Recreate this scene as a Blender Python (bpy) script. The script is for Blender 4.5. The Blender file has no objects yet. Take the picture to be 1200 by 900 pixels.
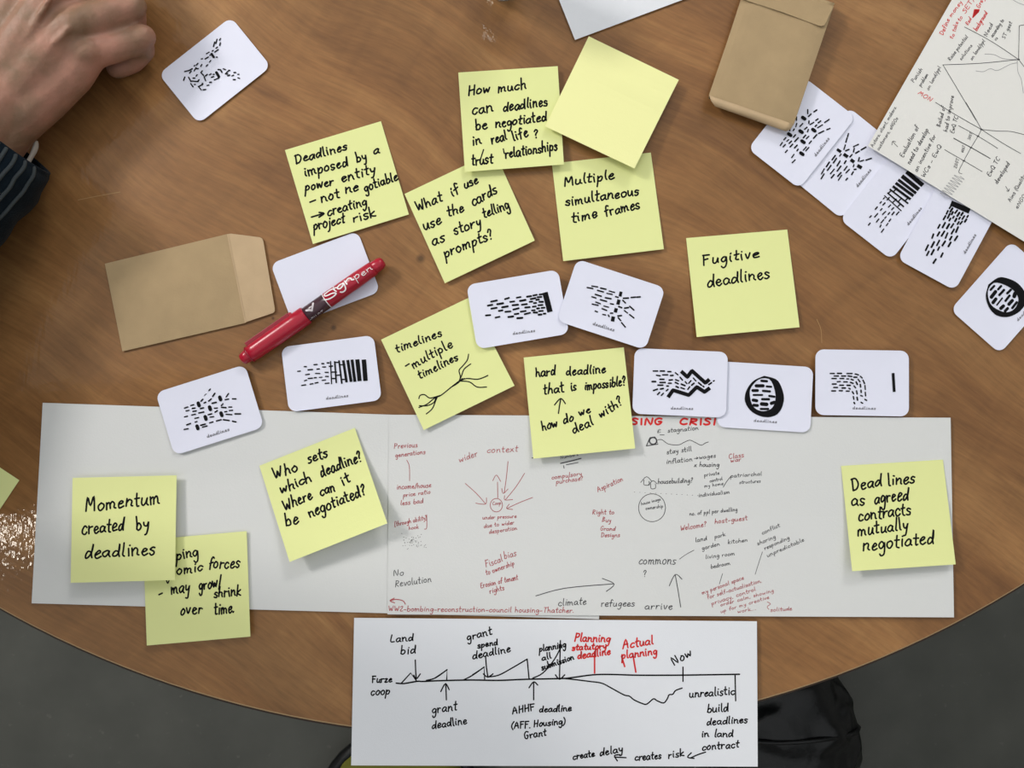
import bpy, bmesh, math, random
from mathutils import Vector, Matrix, noise
random.seed(7)
C = bpy.context.scene.collection
PI = math.pi
# ---------------------------------------------------------------- camera, light, exposure
TT = 0.74                      # table top height
CAMH = 0.579                   # camera above the table top
TILT = math.radians(2.0)
FPX = 907.0
cd = bpy.data.cameras.new('camera'); cam = bpy.data.objects.new('camera', cd); C.objects.link(cam)
cam.location = (0, 0, TT + CAMH); cam.rotation_euler = (TILT, 0, 0)
cd.sensor_width = 36; cd.lens = 36 * FPX / 1200; cd.clip_start = 0.02
bpy.context.scene.camera = cam
w = bpy.data.worlds.new('world'); bpy.context.scene.world = w; w.use_nodes = True
w.node_tree.nodes['Background'].inputs[0].default_value = (0.86, 0.93, 1.0, 1)
w.node_tree.nodes['Background'].inputs[1].default_value = 0.5
def area(name, loc, target, size, power, col, sy=None):
    l = bpy.data.lights.new(name, 'AREA'); l.energy = power; l.color = col
    l.shape = 'RECTANGLE'; l.size = size; l.size_y = sy or size
    o = bpy.data.objects.new(name, l); C.objects.link(o); o.location = loc
    o.rotation_euler = (Vector(target) - Vector(loc)).to_track_quat('-Z', 'Y').to_euler()
    return o
area('ambient_fill_light', (0.0, 0.2, 2.76), (0, 0.2, 0), 4.6, 42, (0.93, 0.97, 1.0))       # added area lamp standing in for the room's ambient light
area('ceiling_panel_light', (0.9, 2.45, 2.70), (0.0, 0.1, TT), 0.9, 36, (1, 0.97, 0.94))
area('ceiling_panel_light', (-2.2, 1.35, 2.66), (-0.1, 0.1, TT), 0.6, 60, (1, 0.96, 0.92))
area('ceiling_spot_light', (-1.66, -0.39, 2.68), (0, 0, TT), 0.11, 2.6, (1, 0.93, 0.82))
vs = bpy.context.scene.view_settings
vs.view_transform = 'Standard'; vs.look = 'None'; vs.exposure = 0.03; vs.gamma = 1; vs.use_curve_mapping = False

# ---------------------------------------------------------------- helpers
ct, st = math.cos(TILT), math.sin(TILT)
def at(px, py, z=0.0):
    """point at height z above the table top seen at pixel (px,py)"""
    x, y = (px - 600) / FPX, -(py - 450) / FPX
    d = Vector((x, y * ct + st, y * st - ct))
    t = (z - CAMH) / d.z
    return Vector((d.x * t, d.y * t, TT + z))
def pix(p):
    v = Vector(p) - Vector((0, 0, TT + CAMH))
    y = v.y * ct + v.z * st; z = -v.y * st + v.z * ct
    return (600 + FPX * v.x / -z, 450 - FPX * y / -z)
def rgb(r, g, b):
    f = lambda c: ((c / 255 + 0.055) / 1.055) ** 2.4 if c > 10 else c / 255 / 12.92
    return (f(r), f(g), f(b), 1)
def mat(name, col, rough=0.6, spec=0.3, bump=0, bscale=400, vary=0, metal=0, coat=0, sheen=0, vscale=12, detail=4):
    m = bpy.data.materials.new(name); m.use_nodes = True; nt = m.node_tree; b = nt.nodes['Principled BSDF']
    b.inputs['Base Color'].default_value = col; b.inputs['Roughness'].default_value = rough
    b.inputs['Specular IOR Level'].default_value = spec; b.inputs['Metallic'].default_value = metal
    b.inputs['Coat Weight'].default_value = coat
    b.inputs['Sheen Weight'].default_value = sheen
    tc = nt.nodes.new('ShaderNodeTexCoord')
    if vary:
        n = nt.nodes.new('ShaderNodeTexNoise'); n.inputs['Scale'].default_value = vscale; n.inputs['Detail'].default_value = detail
        nt.links.new(tc.outputs['Object'], n.inputs['Vector'])
        r = nt.nodes.new('ShaderNodeValToRGB')
        r.color_ramp.elements[0].position = 0.3; r.color_ramp.elements[1].position = 0.7
        r.color_ramp.elements[0].color = tuple(c * (1 - vary) for c in col[:3]) + (1,)
        r.color_ramp.elements[1].color = tuple(min(1, c * (1 + vary)) for c in col[:3]) + (1,)
        nt.links.new(n.outputs['Fac'], r.inputs[0]); nt.links.new(r.outputs[0], b.inputs['Base Color'])
    if bump:
        n2 = nt.nodes.new('ShaderNodeTexNoise'); n2.inputs['Scale'].default_value = bscale; n2.inputs['Detail'].default_value = 3
        nt.links.new(tc.outputs['Object'], n2.inputs['Vector'])
        bp = nt.nodes.new('ShaderNodeBump'); bp.inputs['Strength'].default_value = bump; bp.inputs['Distance'].default_value = 0.001
        nt.links.new(n2.outputs['Fac'], bp.inputs['Height']); nt.links.new(bp.outputs[0], b.inputs['Normal'])
    return m
def ob(name, verts, faces, m, parent=None, origin=None, smooth=False):
    """one mesh object; verts are world coordinates, origin is where the object sits"""
    me = bpy.data.meshes.new(name)
    og = Vector(origin) if origin is not None else Vector((0, 0, 0))
    me.from_pydata([tuple(Vector(v) - og) for v in verts], [], faces)
    me.materials.append(m)
    if smooth: me.polygons.foreach_set('use_smooth', [True] * len(me.polygons))
    me.update()
    o = bpy.data.objects.new(name, me); C.objects.link(o)
    if parent is not None:
        o.parent = parent; o.location = og - world_loc(parent)
    else: o.location = og
    return o
def world_loc(o):
    v = Vector(o.location)
    while o.parent: o = o.parent; v += Vector(o.location)
    return v
def empty(name, loc):
    o = bpy.data.objects.new(name, None); C.objects.link(o); o.location = loc; o.empty_display_size = 0.02
    return o
def tag(o, label=None, cat=None, group=None, kind=None):
    if label: o['label'] = label
    if cat: o['category'] = cat
    if group: o['group'] = group
    if kind: o['kind'] = kind
    return o
def catmull(pts, n=5):
    if len(pts) < 3: return list(pts)
    out = []
    P = [pts[0]] + list(pts) + [pts[-1]]
    for i in range(1, len(P) - 2):
        p0, p1, p2, p3 = P[i - 1], P[i], P[i + 1], P[i + 2]
        for k in range(n):
            t = k / n; t2, t3 = t * t, t * t * t
            out.append(tuple(0.5 * (2 * b + (c - a) * t + (2 * a - 5 * b + 4 * c - d) * t2 + (3 * b - a - 3 * c + d) * t3)
                             for a, b, c, d in zip(p0, p1, p2, p3)))
    out.append(tuple(pts[-1])); return out
def homography(q):
    """unit square (0,0)(1,0)(1,1)(0,1) -> quad"""
    (x0, y0), (x1, y1), (x2, y2), (x3, y3) = q
    dx1, dx2, sx = x1 - x2, x3 - x2, x0 - x1 + x2 - x3
    dy1, dy2, sy = y1 - y2, y3 - y2, y0 - y1 + y2 - y3
    det = dx1 * dy2 - dx2 * dy1
    g = (sx * dy2 - dx2 * sy) / det; h = (dx1 * sy - sx * dy1) / det
    return Matrix(((x1 - x0 + g * x1, x3 - x0 + h * x3, x0), (y1 - y0 + g * y1, y3 - y0 + h * y3, y0), (g, h, 1)))
class Ink:
    """collects pen strokes as thin ribbons lying on a surface"""
    def __init__(s, f): s.f = f; s.v = []; s.t = []; s.n = 0      # f(px,py)->world
    def ribbon(s, pts, w, caps=True):
        P = [pts[0]]
        for p in pts[1:]:
            if math.hypot(p[0] - P[-1][0], p[1] - P[-1][1]) > 0.12: P.append(p)
        if len(P) < 2: P.append((P[0][0] + w * 0.4, P[0][1]))
        s.n += 1; hw = w / 2; L = []; R = []
        for i, p in enumerate(P):
            a = P[max(0, i - 1)]; b = P[min(len(P) - 1, i + 1)]
            dx, dy = b[0] - a[0], b[1] - a[1]; l = math.hypot(dx, dy) or 1
            nx, ny = -dy / l * hw, dx / l * hw
            L.append((p[0] + nx, p[1] + ny)); R.append((p[0] - nx, p[1] - ny))
        b0 = len(s.v)
        for l, r in zip(L, R): s.v += [s.f(*l), s.f(*r)]
        for i in range(len(P) - 1): s.t.append((b0 + 2 * i, b0 + 2 * i + 1, b0 + 2 * i + 3, b0 + 2 * i + 2))
        if caps:
            for e, q in ((0, P[1]), (len(P) - 1, P[-2])):
                p = P[e]; a0 = math.atan2(p[1] - q[1], p[0] - q[0]); c0 = len(s.v)
                for k in range(7):
                    a = a0 - PI / 2 + PI * k / 6
                    s.v.append(s.f(p[0] + hw * math.cos(a), p[1] + hw * math.sin(a)))
                s.t.append(tuple(range(c0, c0 + 7)))
    def poly(s, pts):
        c0 = len(s.v); s.v += [s.f(*p) for p in pts]; s.t.append(tuple(range(c0, c0 + len(pts))))
    def ring(s, outer, inner):
        n = len(outer); c0 = len(s.v); s.v += [s.f(*p) for p in outer] + [s.f(*p) for p in inner]
        for i in range(n): j = (i + 1) % n; s.t.append((c0 + i, c0 + j, c0 + n + j, c0 + n + i))
    def build(s, name, m, parent):
        if not s.v: return None
        og = sum(s.v, Vector()) / len(s.v)
        return ob(name, s.v, s.t, m, parent, og)
# ---------------------------------------------------------------- a hand-printed single-stroke alphabet, x-height 1
G = {}
def g(ch, wd, s): G[ch] = (wd, [[tuple(map(float, p.split(','))) for p in st_.split()] for st_ in s.split(';')])
g('a', 1.0, '.85,.85 .5,1 .1,.65 .1,.2 .4,0 .75,.35 .88,.9 .82,.3 1,0')
g('b', .95, '.1,2 .12,1 .12,.05;.12,.6 .5,.95 .85,.6 .75,.1 .4,-.05 .12,.15')
g('c', .85, '.85,.8 .5,1 .12,.6 .15,.15 .5,-.02 .85,.2')
g('d', 1.0, '.75,.75 .4,.95 .08,.5 .2,.02 .6,.2 .85,.9 .9,2 .85,.6 .95,0')
g('e', .85, '.12,.45 .6,.6 .75,.85 .45,1 .12,.6 .2,.1 .5,-.02 .85,.2')
g('f', .7, '.8,1.75 .5,2 .32,1.6 .3,.6 .28,-.1;.02,.95 .65,1.05')
g('g', .95, '.8,.85 .45,1 .1,.6 .3,.1 .7,.35 .85,.95 .85,0 .7,-.8 .35,-.95 .15,-.65')
g('h', .95, '.12,2 .12,1 .12,0;.12,.55 .45,.95 .75,.75 .78,.3 .9,0')
g('i', .4, '.18,1 .2,.4 .28,0;.22,1.45 .26,1.5')
g('j', .45, '.3,1 .32,0 .2,-.75 -.1,-.9;.32,1.45 .36,1.5')
g('k', .9, '.12,2 .12,0;.75,1 .15,.45 .5,.2 .9,0')
g('l', .4, '.18,2 .16,1 .2,.2 .38,0')
g('m', 1.45, '.1,1 .14,0;.14,.6 .4,.98 .6,.7 .62,.05;.62,.6 .95,.98 1.18,.7 1.2,.2 1.38,0')
g('n', 1.0, '.1,1 .14,0;.14,.55 .5,.98 .78,.7 .8,.2 .98,0')
g('o', .9, '.5,1 .12,.7 .12,.2 .45,-.02 .8,.3 .78,.8 .45,1')
g('p', .95, '.12,1 .12,0 .08,-1;.12,.6 .5,1 .82,.65 .6,.1 .14,.15')
g('q', .95, '.8,.85 .45,1 .1,.6 .3,.08 .7,.35 .85,.95 .82,0 .8,-1')
g('r', .75, '.1,1 .14,0;.14,.5 .35,.9 .72,.92')
g('s', .75, '.7,.85 .4,1 .12,.8 .3,.55 .65,.35 .6,.05 .3,-.05 .05,.1')
g('t', .7, '.32,1.8 .3,.8 .34,.1 .65,.02;.02,1.1 .68,1.15')
g('u', .95, '.1,1 .1,.3 .35,0 .68,.25 .8,1 .78,.3 .95,0')
g('v', .8, '.08,1 .38,.02 .75,1')
g('w', 1.25, '.08,1 .3,.02 .6,.8 .85,.02 1.15,1')
g('x', .85, '.1,1 .8,0;.75,1 .05,0')
g('y', .9, '.1,1 .2,.45 .5,.3 .75,.6 .8,1 .75,0 .55,-.8 .2,-.85')
g('z', .85, '.1,.95 .75,1 .1,0 .85,.05')
g('A', 1.3, '.05,0 .55,1.9 1.1,0;.2,.75 1.0,.8')
g('B', 1.1, '.12,1.9 .12,0;.12,1.85 .8,1.6 .3,1.05 .95,.5 .12,0')
g('C', 1.1, '1.0,1.65 .5,1.9 .1,1.2 .15,.4 .55,0 1.0,.25')
g('D', 1.2, '.15,1.85 .18,0;.05,1.8 .7,1.75 1.1,1.0 .8,.2 .18,0')
g('E', 1.0, '.9,1.85 .15,1.8 .12,0 .9,.05;.12,1 .75,1')
g('F', 1.0, '.15,1.9 .15,0;.05,1.85 .95,1.9;.15,1 .75,1.05')
g('G', 1.2, '1.0,1.65 .55,1.9 .1,1.2 .2,.2 .7,0 1.0,.8 .6,.85')
g('H', 1.15, '.15,1.9 .12,0;.12,.9 .95,1;.98,1.9 .95,0')
g('I', .4, '.2,1.9 .2,0')
g('L', 1.0, '.3,1.9 .15,.1 .9,.1')
g('M', 1.5, '.1,0 .2,1.9 .65,.7 1.1,1.9 1.3,0')
g('N', 1.25, '.1,0 .15,1.85 .95,0 1.0,1.85')
g('O', 1.2, '.6,1.9 .1,1.3 .15,.4 .6,0 1.05,.5 1.0,1.4 .6,1.9')
g('P', 1.05, '.15,1.9 .12,0;.1,1.85 .85,1.75 .8,1.05 .15,.95')
g('Q', 1.2, '.6,1.9 .1,1.3 .15,.4 .6,0 1.05,.5 1.0,1.4 .6,1.9;.7,.4 1.1,-.1')
g('R', 1.1, '.15,1.9 .12,0;.1,1.85 .85,1.7 .75,1.05 .15,.95 .95,0')
g('S', 1.0, '.85,1.7 .45,1.9 .12,1.5 .75,.75 .75,.15 .35,0 .08,.2')
g('T', 1.1, '.55,1.85 .55,0;.05,1.85 1.05,1.9')
g('V', 1.1, '.08,1.9 .5,0 1.0,1.9')
g('W', 1.5, '.08,1.75 .4,0 .75,1.1 1.05,0 1.4,1.75')
g('2', .9, '.1,1.5 .5,1.85 .8,1.4 .1,.05 .9,.05')
g('4', .9, '.6,1.8 .1,.6 .85,.65;.65,1.1 .62,0')
g('5', .9, '.8,1.8 .25,1.8 .2,1.1 .75,.8 .6,.05 .1,.1')
g('0', .9, '.45,1.8 .1,.9 .45,0 .8,.9 .45,1.8')
g('?', .8, '.1,1.5 .4,1.9 .7,1.5 .35,.9 .35,.55;.34,.1 .38,.02')
g('-', .8, '.1,.5 .7,.55')
g('.', .35, '.12,.02 .2,.05')
g(',', .35, '.2,.1 .1,-.25')
g('/', .7, '.1,-.3 .65,1.8')
g('(', .5, '.5,2 .1,1.2 .1,.3 .45,-.4')
g(')', .5, '.05,2 .4,1.2 .4,.2 0,-.5')
g('[', .5, '.45,1.9 .12,1.9 .1,-.2 .45,-.2')
g(']', .5, '.05,1.9 .38,1.9 .4,-.2 .05,-.2')
g('£', 1.0, '.85,1.5 .5,1.8 .3,1.4 .35,.5 .1,0 .9,.05;.05,.85 .7,.9')
g('>', 1.5, '.1,.5 1.3,.55;.9,.95 1.35,.55 .85,.15')
g(' ', .65, '0,0 0,0')
def layout(text, x0, y0, x1, y1, xh, jit=0.05, smooth=3, gap=0.22):
    """strokes in pixels (y down) for a word whose baseline runs (x0,y0)-(x1,y1)"""
    tot = sum(G[c][0] + gap for c in text) - gap
    L = math.hypot(x1 - x0, y1 - y0); sx = L / tot
    ux, uy = (x1 - x0) / L, (y1 - y0) / L; nx, ny = uy, -ux
    out = []; cx = 0
    for c in text:
        wd, sts = G[c]
        jy = random.uniform(-jit, jit); js = random.uniform(1 - jit, 1 + jit); sl = random.uniform(0.06, 0.22) if jit else 0.0
        if c != ' ':
            for s_ in sts:
                q = []
                for (a, b) in s_:
                    X = (cx + a + random.uniform(-jit, jit) * .8) * sx + b * sl * xh * js; Y = (b * js + jy + random.uniform(-jit, jit) * 1.2) * xh * .92
                    q.append((x0 + ux * X + nx * Y, y0 + uy * X + ny * Y))
                out.append(catmull(q, smooth) if len(q) > 2 else q)
        cx += wd + gap
    return out
def crop(ox, oy, s): return lambda x, y: (ox + x / s, oy + y / s)
def write(ink, cr, words, wpx, jit=0.05, smooth=3):
    for wd in words:
        t, x0, y0, x1, y1, xh = wd[:6]
        a = cr(x0, y0); b = cr(x1, y1); s = cr(1, 0)[0] - cr(0, 0)[0]
        for st_ in layout(t, a[0], a[1], b[0], b[1], xh * s, jit, smooth): ink.ribbon(st_, min(wpx, .27 * xh * s) if wpx < 1 else wpx)
def draw(ink, cr, lines, wpx, smooth=True):
    for l in lines:
        p = [cr(*q) for q in l]
        ink.ribbon(catmull(p, 4) if smooth and len(p) > 2 else p, wpx)
class Sheet:
    """a piece of paper or card: pixel quad TL,TR,BR,BL on the table at height z0, h(u,v) lifts it"""
    def __init__(s, quad, z0, h=None, thick=0.00015):
        s.H = homography(quad); s.Hi = s.H.inverted(); s.z0 = z0; s.h = h or (lambda u, v: 0.0); s.th = thick
        c = s.H @ Vector((.5, .5, 1)); s.c = at(c.x / c.z, c.y / c.z, z0)
    def uv2px(s, u, v): p = s.H @ Vector((u, v, 1)); return p.x / p.z, p.y / p.z
    def px2uv(s, x, y): p = s.Hi @ Vector((x, y, 1)); return p.x / p.z, p.y / p.z
    def z(s, u, v): return s.z0 + s.h(min(1, max(0, u)), min(1, max(0, v)))
    def pt(s, u, v, dz=0): x, y = s.uv2px(u, v); return at(x, y, s.z(u, v) + dz)
    def inkpt(s, x, y): u, v = s.px2uv(x, y); return at(x, y, s.z(u, v) + s.th + 0.00012)
    def inkuv(s, u, v): return s.pt(u, v, s.th + 0.00034)
    def grid(s, name, m, nu=16, nv=16):
        V = []; F = []
        for top in (s.th, 0):
            for j in range(nv + 1):
                for i in range(nu + 1): V.append(s.pt(i / nu, j / nv, top))
        n = (nu + 1) * (nv + 1); W = nu + 1
        for j in range(nv):
            for i in range(nu):
                a = j * W + i
                F.append((a, a + W, a + W + 1, a + 1)); F.append((n + a, n + a + 1, n + a + W + 1, n + a + W))
        rim = [i for i in range(W)] + [j * W + nu for j in range(1, nv + 1)] + [nv * W + i for i in range(nu - 1, -1, -1)] + [j * W for j in range(nv - 1, 0, -1)]
        for k in range(len(rim)):
            a, b = rim[k], rim[(k + 1) % len(rim)]; F.append((a, b, n + b, n + a))
        return ob(name, V, F, m, None, s.c, smooth=False)
    def rounded(s, name, m, ru, rv, rings=(1, .97, .92, .86, .79, .71, .62, .52, .41, .29, .15)):
        out = []
        for cx, cy, a0 in ((1 - ru, rv, -90), (1 - ru, 1 - rv, 0), (ru, 1 - rv, 90), (ru, rv, 180)):
            for k in range(7):
                a = math.radians(a0 + 15 * k); out.append((cx + ru * math.cos(a), cy + rv * math.sin(a)))
        n = len(out); V = []; F = []
        for top in (s.th, 0):
            for r in rings:
                for (u, v) in out: V.append(s.pt(.5 + (u - .5) * r, .5 + (v - .5) * r, top))
            V.append(s.pt(.5, .5, top))
        K = len(rings) * n + 1
        for side in (0, 1):
            o = side * K
            for r in range(len(rings) - 1):
                for i in range(n):
                    j = (i + 1) % n; q = (o + r * n + i, o + (r + 1) * n + i, o + (r + 1) * n + j, o + r * n + j)
                    F.append(q if side == 0 else q[::-1])
            r = len(rings) - 1
            for i in range(n):
                j = (i + 1) % n; q = (o + r * n + i, o + K - 1, o + r * n + j); F.append(q if side == 0 else q[::-1])
        for i in range(n): j = (i + 1) % n; F.append((i, j, K + j, K + i))
        return ob(name, V, F, m, None, s.c)
def tubes(path, radii, seg=16, flat=1.0, caps=True, up=Vector((0, 0, 1))):
    """lofted tube with hemispherical ends; returns verts, faces"""
    P = [Vector(p) for p in path]; V = []; F = []; rings = []
    n = len(P)
    for i in range(n):
        d = (P[min(n - 1, i + 1)] - P[max(0, i - 1)]).normalized()
        s = d.cross(up); s = s.normalized() if s.length > 1e-4 else Vector((1, 0, 0)); u = s.cross(d).normalized()
        rr = [(P[i], radii[i])]
        if caps and i == 0: rr = [(P[0] - d * radii[0] * math.sin(a), radii[0] * math.cos(a)) for a in (1.5, 1.1, .6)] + rr
        if caps and i == n - 1: rr = rr + [(P[-1] + d * radii[-1] * math.sin(a), radii[-1] * math.cos(a)) for a in (.6, 1.1, 1.5)]
        for c, r in rr:
            rings.append(len(V))
            for k in range(seg):
                a = 2 * PI * k / seg; V.append(c + s * r * math.cos(a) + u * r * flat * math.sin(a))
    for a, b in zip(rings, rings[1:]):
        for k in range(seg): j = (k + 1) % seg; F.append((a + k, a + j, b + j, b + k))
    F.append(tuple(range(rings[0], rings[0] + seg))[::-1]); F.append(tuple(range(rings[-1], rings[-1] + seg)))
    return V, F
def merge(*vf):
    V = []; F = []
    for v, f in vf:
        b = len(V); V += v; F += [tuple(i + b for i in q) for q in f]
    return V, F
# ---------------------------------------------------------------- materials
PAPER = mat('white_paper', (0.76, 0.78, 0.82, 1), 0.75, 0.2, bump=0.08, bscale=900)
SHEETP = mat('cartridge_paper', (0.68, 0.69, 0.68, 1), 0.8, 0.15, bump=0.1, bscale=700)
MAPP = mat('ivory_paper', (0.76, 0.755, 0.72, 1), 0.8, 0.15, bump=0.1, bscale=700)
CARDM = mat('coated_card', (0.76, 0.775, 0.90, 1), 0.5, 0.35)
NOTE = mat('yellow_note_paper', (0.77, 0.81, 0.36, 1), 0.8, 0.15, bump=0.06, bscale=900)
NOTEB = mat('bright_yellow_note_paper', (0.88, 0.88, 0.42, 1), 0.8, 0.15, bump=0.06, bscale=900)  # lighter yellow than the other notes, for the blank one
INKB = mat('black_ink', (0.006, 0.006, 0.007, 1), 0.7, 0.1)
INKG = mat('fine_black_ink', (0.06, 0.06, 0.065, 1), 0.6, 0.2)
INKP = mat('grey_pencil', (0.33, 0.33, 0.34, 1), 0.6, 0.2)
INKR = mat('red_ink', (0.66, 0.02, 0.02, 1), 0.5, 0.3)
INKF = mat('fine_red_ink', (0.42, 0.09, 0.10, 1), 0.6, 0.2)
PRINT = mat('printed_grey', (0.22, 0.22, 0.25, 1), 0.6, 0.2)
KRAFT = mat('kraft_paper', (0.40, 0.29, 0.16, 1), 0.75, 0.2, bump=0.15, bscale=600, vary=0.05, vscale=60)
KRAFTL = mat('pale_kraft_paper', (0.52, 0.38, 0.23, 1), 0.75, 0.2, bump=0.15, bscale=600, vary=0.05, vscale=60)  # paler kraft for the inside of the open flap, its crease and the gusset
REDP = mat('red_plastic', (0.42, 0.008, 0.03, 1), 0.28, 0.5)
REDD = mat('red_plastic_dark', (0.28, 0.006, 0.022, 1), 0.32, 0.5)
DARKL = mat('dark_label', (0.06, 0.025, 0.035, 1), 0.25, 0.5)
SILV = mat('silver_print', (0.55, 0.50, 0.53, 1), 0.4, 0.5)
WHITEP = mat('white_print', (0.85, 0.82, 0.82, 1), 0.4, 0.4)

def wood():
    m = bpy.data.materials.new('lacquered_veneer'); m.use_nodes = True; nt = m.node_tree; b = nt.nodes['Principled BSDF']
    N = nt.nodes.new; K = nt.links.new
    tc = N('ShaderNodeTexCoord')
    # slow drift of the grain direction
    wn = N('ShaderNodeTexNoise'); wn.inputs['Scale'].default_value = 2.6; wn.inputs['Detail'].default_value = 1.5
    K(tc.outputs['Object'], wn.inputs['Vector'])
    sb = N('ShaderNodeVectorMath'); sb.operation = 'SUBTRACT'; K(wn.outputs['Color'], sb.inputs[0]); sb.inputs[1].default_value = (.5, .5, .5)
    sc = N('ShaderNodeVectorMath'); sc.operation = 'SCALE'; K(sb.outputs[0], sc.inputs[0]); sc.inputs['Scale'].default_value = 0.16
    ad = N('ShaderNodeVectorMath'); ad.operation = 'ADD'; K(tc.outputs['Object'], ad.inputs[0]); K(sc.outputs[0], ad.inputs[1])
    def layer(ang, sx, sy, det, rough, dist=0):
        mp = N('ShaderNodeMapping'); mp.vector_type = 'POINT'
        mp.inputs['Rotation'].default_value = (0, 0, math.radians(ang))
        K(ad.outputs[0], mp.inputs['Vector'])
        m2 = N('ShaderNodeMapping'); m2.inputs['Scale'].default_value = (sx, sy, 1); K(mp.outputs[0], m2.inputs['Vector'])
        n = N('ShaderNodeTexNoise'); n.inputs['Scale'].default_value = 1; n.inputs['Detail'].default_value = det
        n.inputs['Roughness'].default_value = rough; n.inputs['Distortion'].default_value = dist
        K(m2.outputs[0], n.inputs['Vector']); return n.outputs['Fac']
    big = layer(33, 4.0, 20, 5, .60, .8); fib = layer(33, 40, 420, 3, .65, .2); cross = layer(-48, 7, 60, 2, .5, .8); slow = layer(36, 1.5, 8, 2, .5, 1.2)
    r = N('ShaderNodeValToRGB'); e = r.color_ramp.elements
    e[0].position = .22; e[0].color = (0.125, 0.052, 0.016, 1)
    e[1].position = .80; e[1].color = (0.385, 0.200, 0.072, 1)
    x = e.new(.42); x.color = (0.225, 0.102, 0.032, 1); x = e.new(.56); x.color = (0.275, 0.131, 0.043, 1)
    K(big, r.inputs[0])
    def mul(col, fac, lo, hi, p0=.3, p1=.7):
        rr = N('ShaderNodeMapRange'); rr.inputs['From Min'].default_value = p0; rr.inputs['From Max'].default_value = p1
        rr.inputs['To Min'].default_value = lo; rr.inputs['To Max'].default_value = hi; K(fac, rr.inputs['Value'])
        v = N('ShaderNodeVectorMath'); v.operation = 'SCALE'; K(col, v.inputs[0]); K(rr.outputs[0], v.inputs['Scale']); return v.outputs[0]
    c = mul(r.outputs[0], fib, .85, 1.13); c = mul(c, cross, .93, 1.06); c = mul(c, slow, .80, 1.14, .32, .68)
    # knots: small brown stains with a darker eye
    for kx, ky, kr in ((493, 303, .0026), (391, 384, .0018), (320, 373, .0010)):
        p = at(kx, ky) - Vector((TC[0], TC[1], TT)); 
        ds = N('ShaderNodeVectorMath'); ds.operation = 'DISTANCE'; K(tc.outputs['Object'], ds.inputs[0]); ds.inputs[1].default_value = (p.x, p.y, 0)
        mr = N('ShaderNodeMapRange'); mr.inputs['From Min'].default_value = kr * .5; mr.inputs['From Max'].default_value = kr * 1.6
        mr.inputs['To Min'].default_value = .42; mr.inputs['To Max'].default_value = 1; K(ds.outputs['Value'], mr.inputs['Value'])
        v = N('ShaderNodeVectorMath'); v.operation = 'SCALE'; K(c, v.inputs[0]); K(mr.outputs[0], v.inputs['Scale']); c = v.outputs[0]
    K(c, b.inputs['Base Color'])
    b.inputs['Roughness'].default_value = 0.55; b.inputs['Specular IOR Level'].default_value = 0.25
    b.inputs['Coat Weight'].default_value = 0.30; b.inputs['Coat Roughness'].default_value = 0.06
    # open pores in the lacquer
    mp = N('ShaderNodeMapping'); mp.inputs['Scale'].default_value = (330, 170, 1); K(tc.outputs['Object'], mp.inputs['Vector'])
    n = N('ShaderNodeTexNoise'); n.inputs['Scale'].default_value = 1; n.inputs['Detail'].default_value = 1; K(mp.outputs[0], n.inputs['Vector'])
    bp = N('ShaderNodeBump'); bp.inputs['Strength'].default_value = .5; bp.inputs['Distance'].default_value = .0004
    K(n.outputs['Fac'], bp.inputs['Height']); K(bp.outputs[0], b.inputs['Coat Normal'])
    return m
TC = (-0.0153, 0.5161); TR = 0.7581
WOOD = wood()
EDGE = mat('dark_table_edge', (0.035, 0.018, 0.010, 1), 0.45, 0.3)
RIMM = mat('pale_rim_highlight', (0.50, 0.33, 0.17, 1), 0.4, 0.3)  # highlight along the bevelled rim, painted in as a pale colour
METAL = mat('grey_steel', (0.25, 0.25, 0.26, 1), 0.35, 0.5, metal=1)

def lathe(name, prof, m, parent, c, seg=64, smooth=True):
    V = []; F = []
    for r, z in prof:
        for k in range(seg): a = 2 * PI * k / seg; V.append((c[0] + r * math.cos(a), c[1] + r * math.sin(a), z))
    for i in range(len(prof) - 1):
        for k in range(seg):
            j = (k + 1) % seg; a = i * seg; F.append((a + k, a + j, a + seg + j, a + seg + k))
    F.append(tuple(range(seg))[::-1]); F.append(tuple(range((len(prof) - 1) * seg, len(prof) * seg)))
    return ob(name, V, F, m, parent, (c[0], c[1], prof[0][1]), smooth)

# ---------------------------------------------------------------- floor
def floor_mat():
    m = mat('speckled_vinyl', (0.060, 0.062, 0.052, 1), 0.5, 0.35)
    nt = m.node_tree; b = nt.nodes['Principled BSDF']; N = nt.nodes.new; K = nt.links.new
    tc = N('ShaderNodeTexCoord'); n = N('ShaderNodeTexNoise'); n.inputs['Scale'].default_value = 9; n.inputs['Detail'].default_value = 6
    K(tc.outputs['Object'], n.inputs['Vector'])
    r = N('ShaderNodeValToRGB'); e = r.color_ramp.elements
    e[0].position = .3; e[0].color = (0.062, 0.064, 0.056, 1); e[1].position = .72; e[1].color = (0.086, 0.088, 0.077, 1)
    K(n.outputs['Fac'], r.inputs[0])
    v = N('ShaderNodeTexNoise'); v.inputs['Scale'].default_value = 60; v.inputs['Detail'].default_value = 3; K(tc.outputs['Object'], v.inputs['Vector'])
    mr = N('ShaderNodeMapRange'); mr.inputs['From Min'].default_value = .66; mr.inputs['From Max'].default_value = .74; mr.inputs['To Max'].default_value = .35
    K(v.outputs['Fac'], mr.inputs['Value'])
    mx = N('ShaderNodeMix'); mx.data_type = 'RGBA'; K(mr.outputs[0], mx.inputs['Factor']); K(r.outputs[0], mx.inputs['A']); mx.inputs['B'].default_value = (.15, .15, .13, 1)
    K(mx.outputs['Result'], b.inputs['Base Color']); return m
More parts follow.
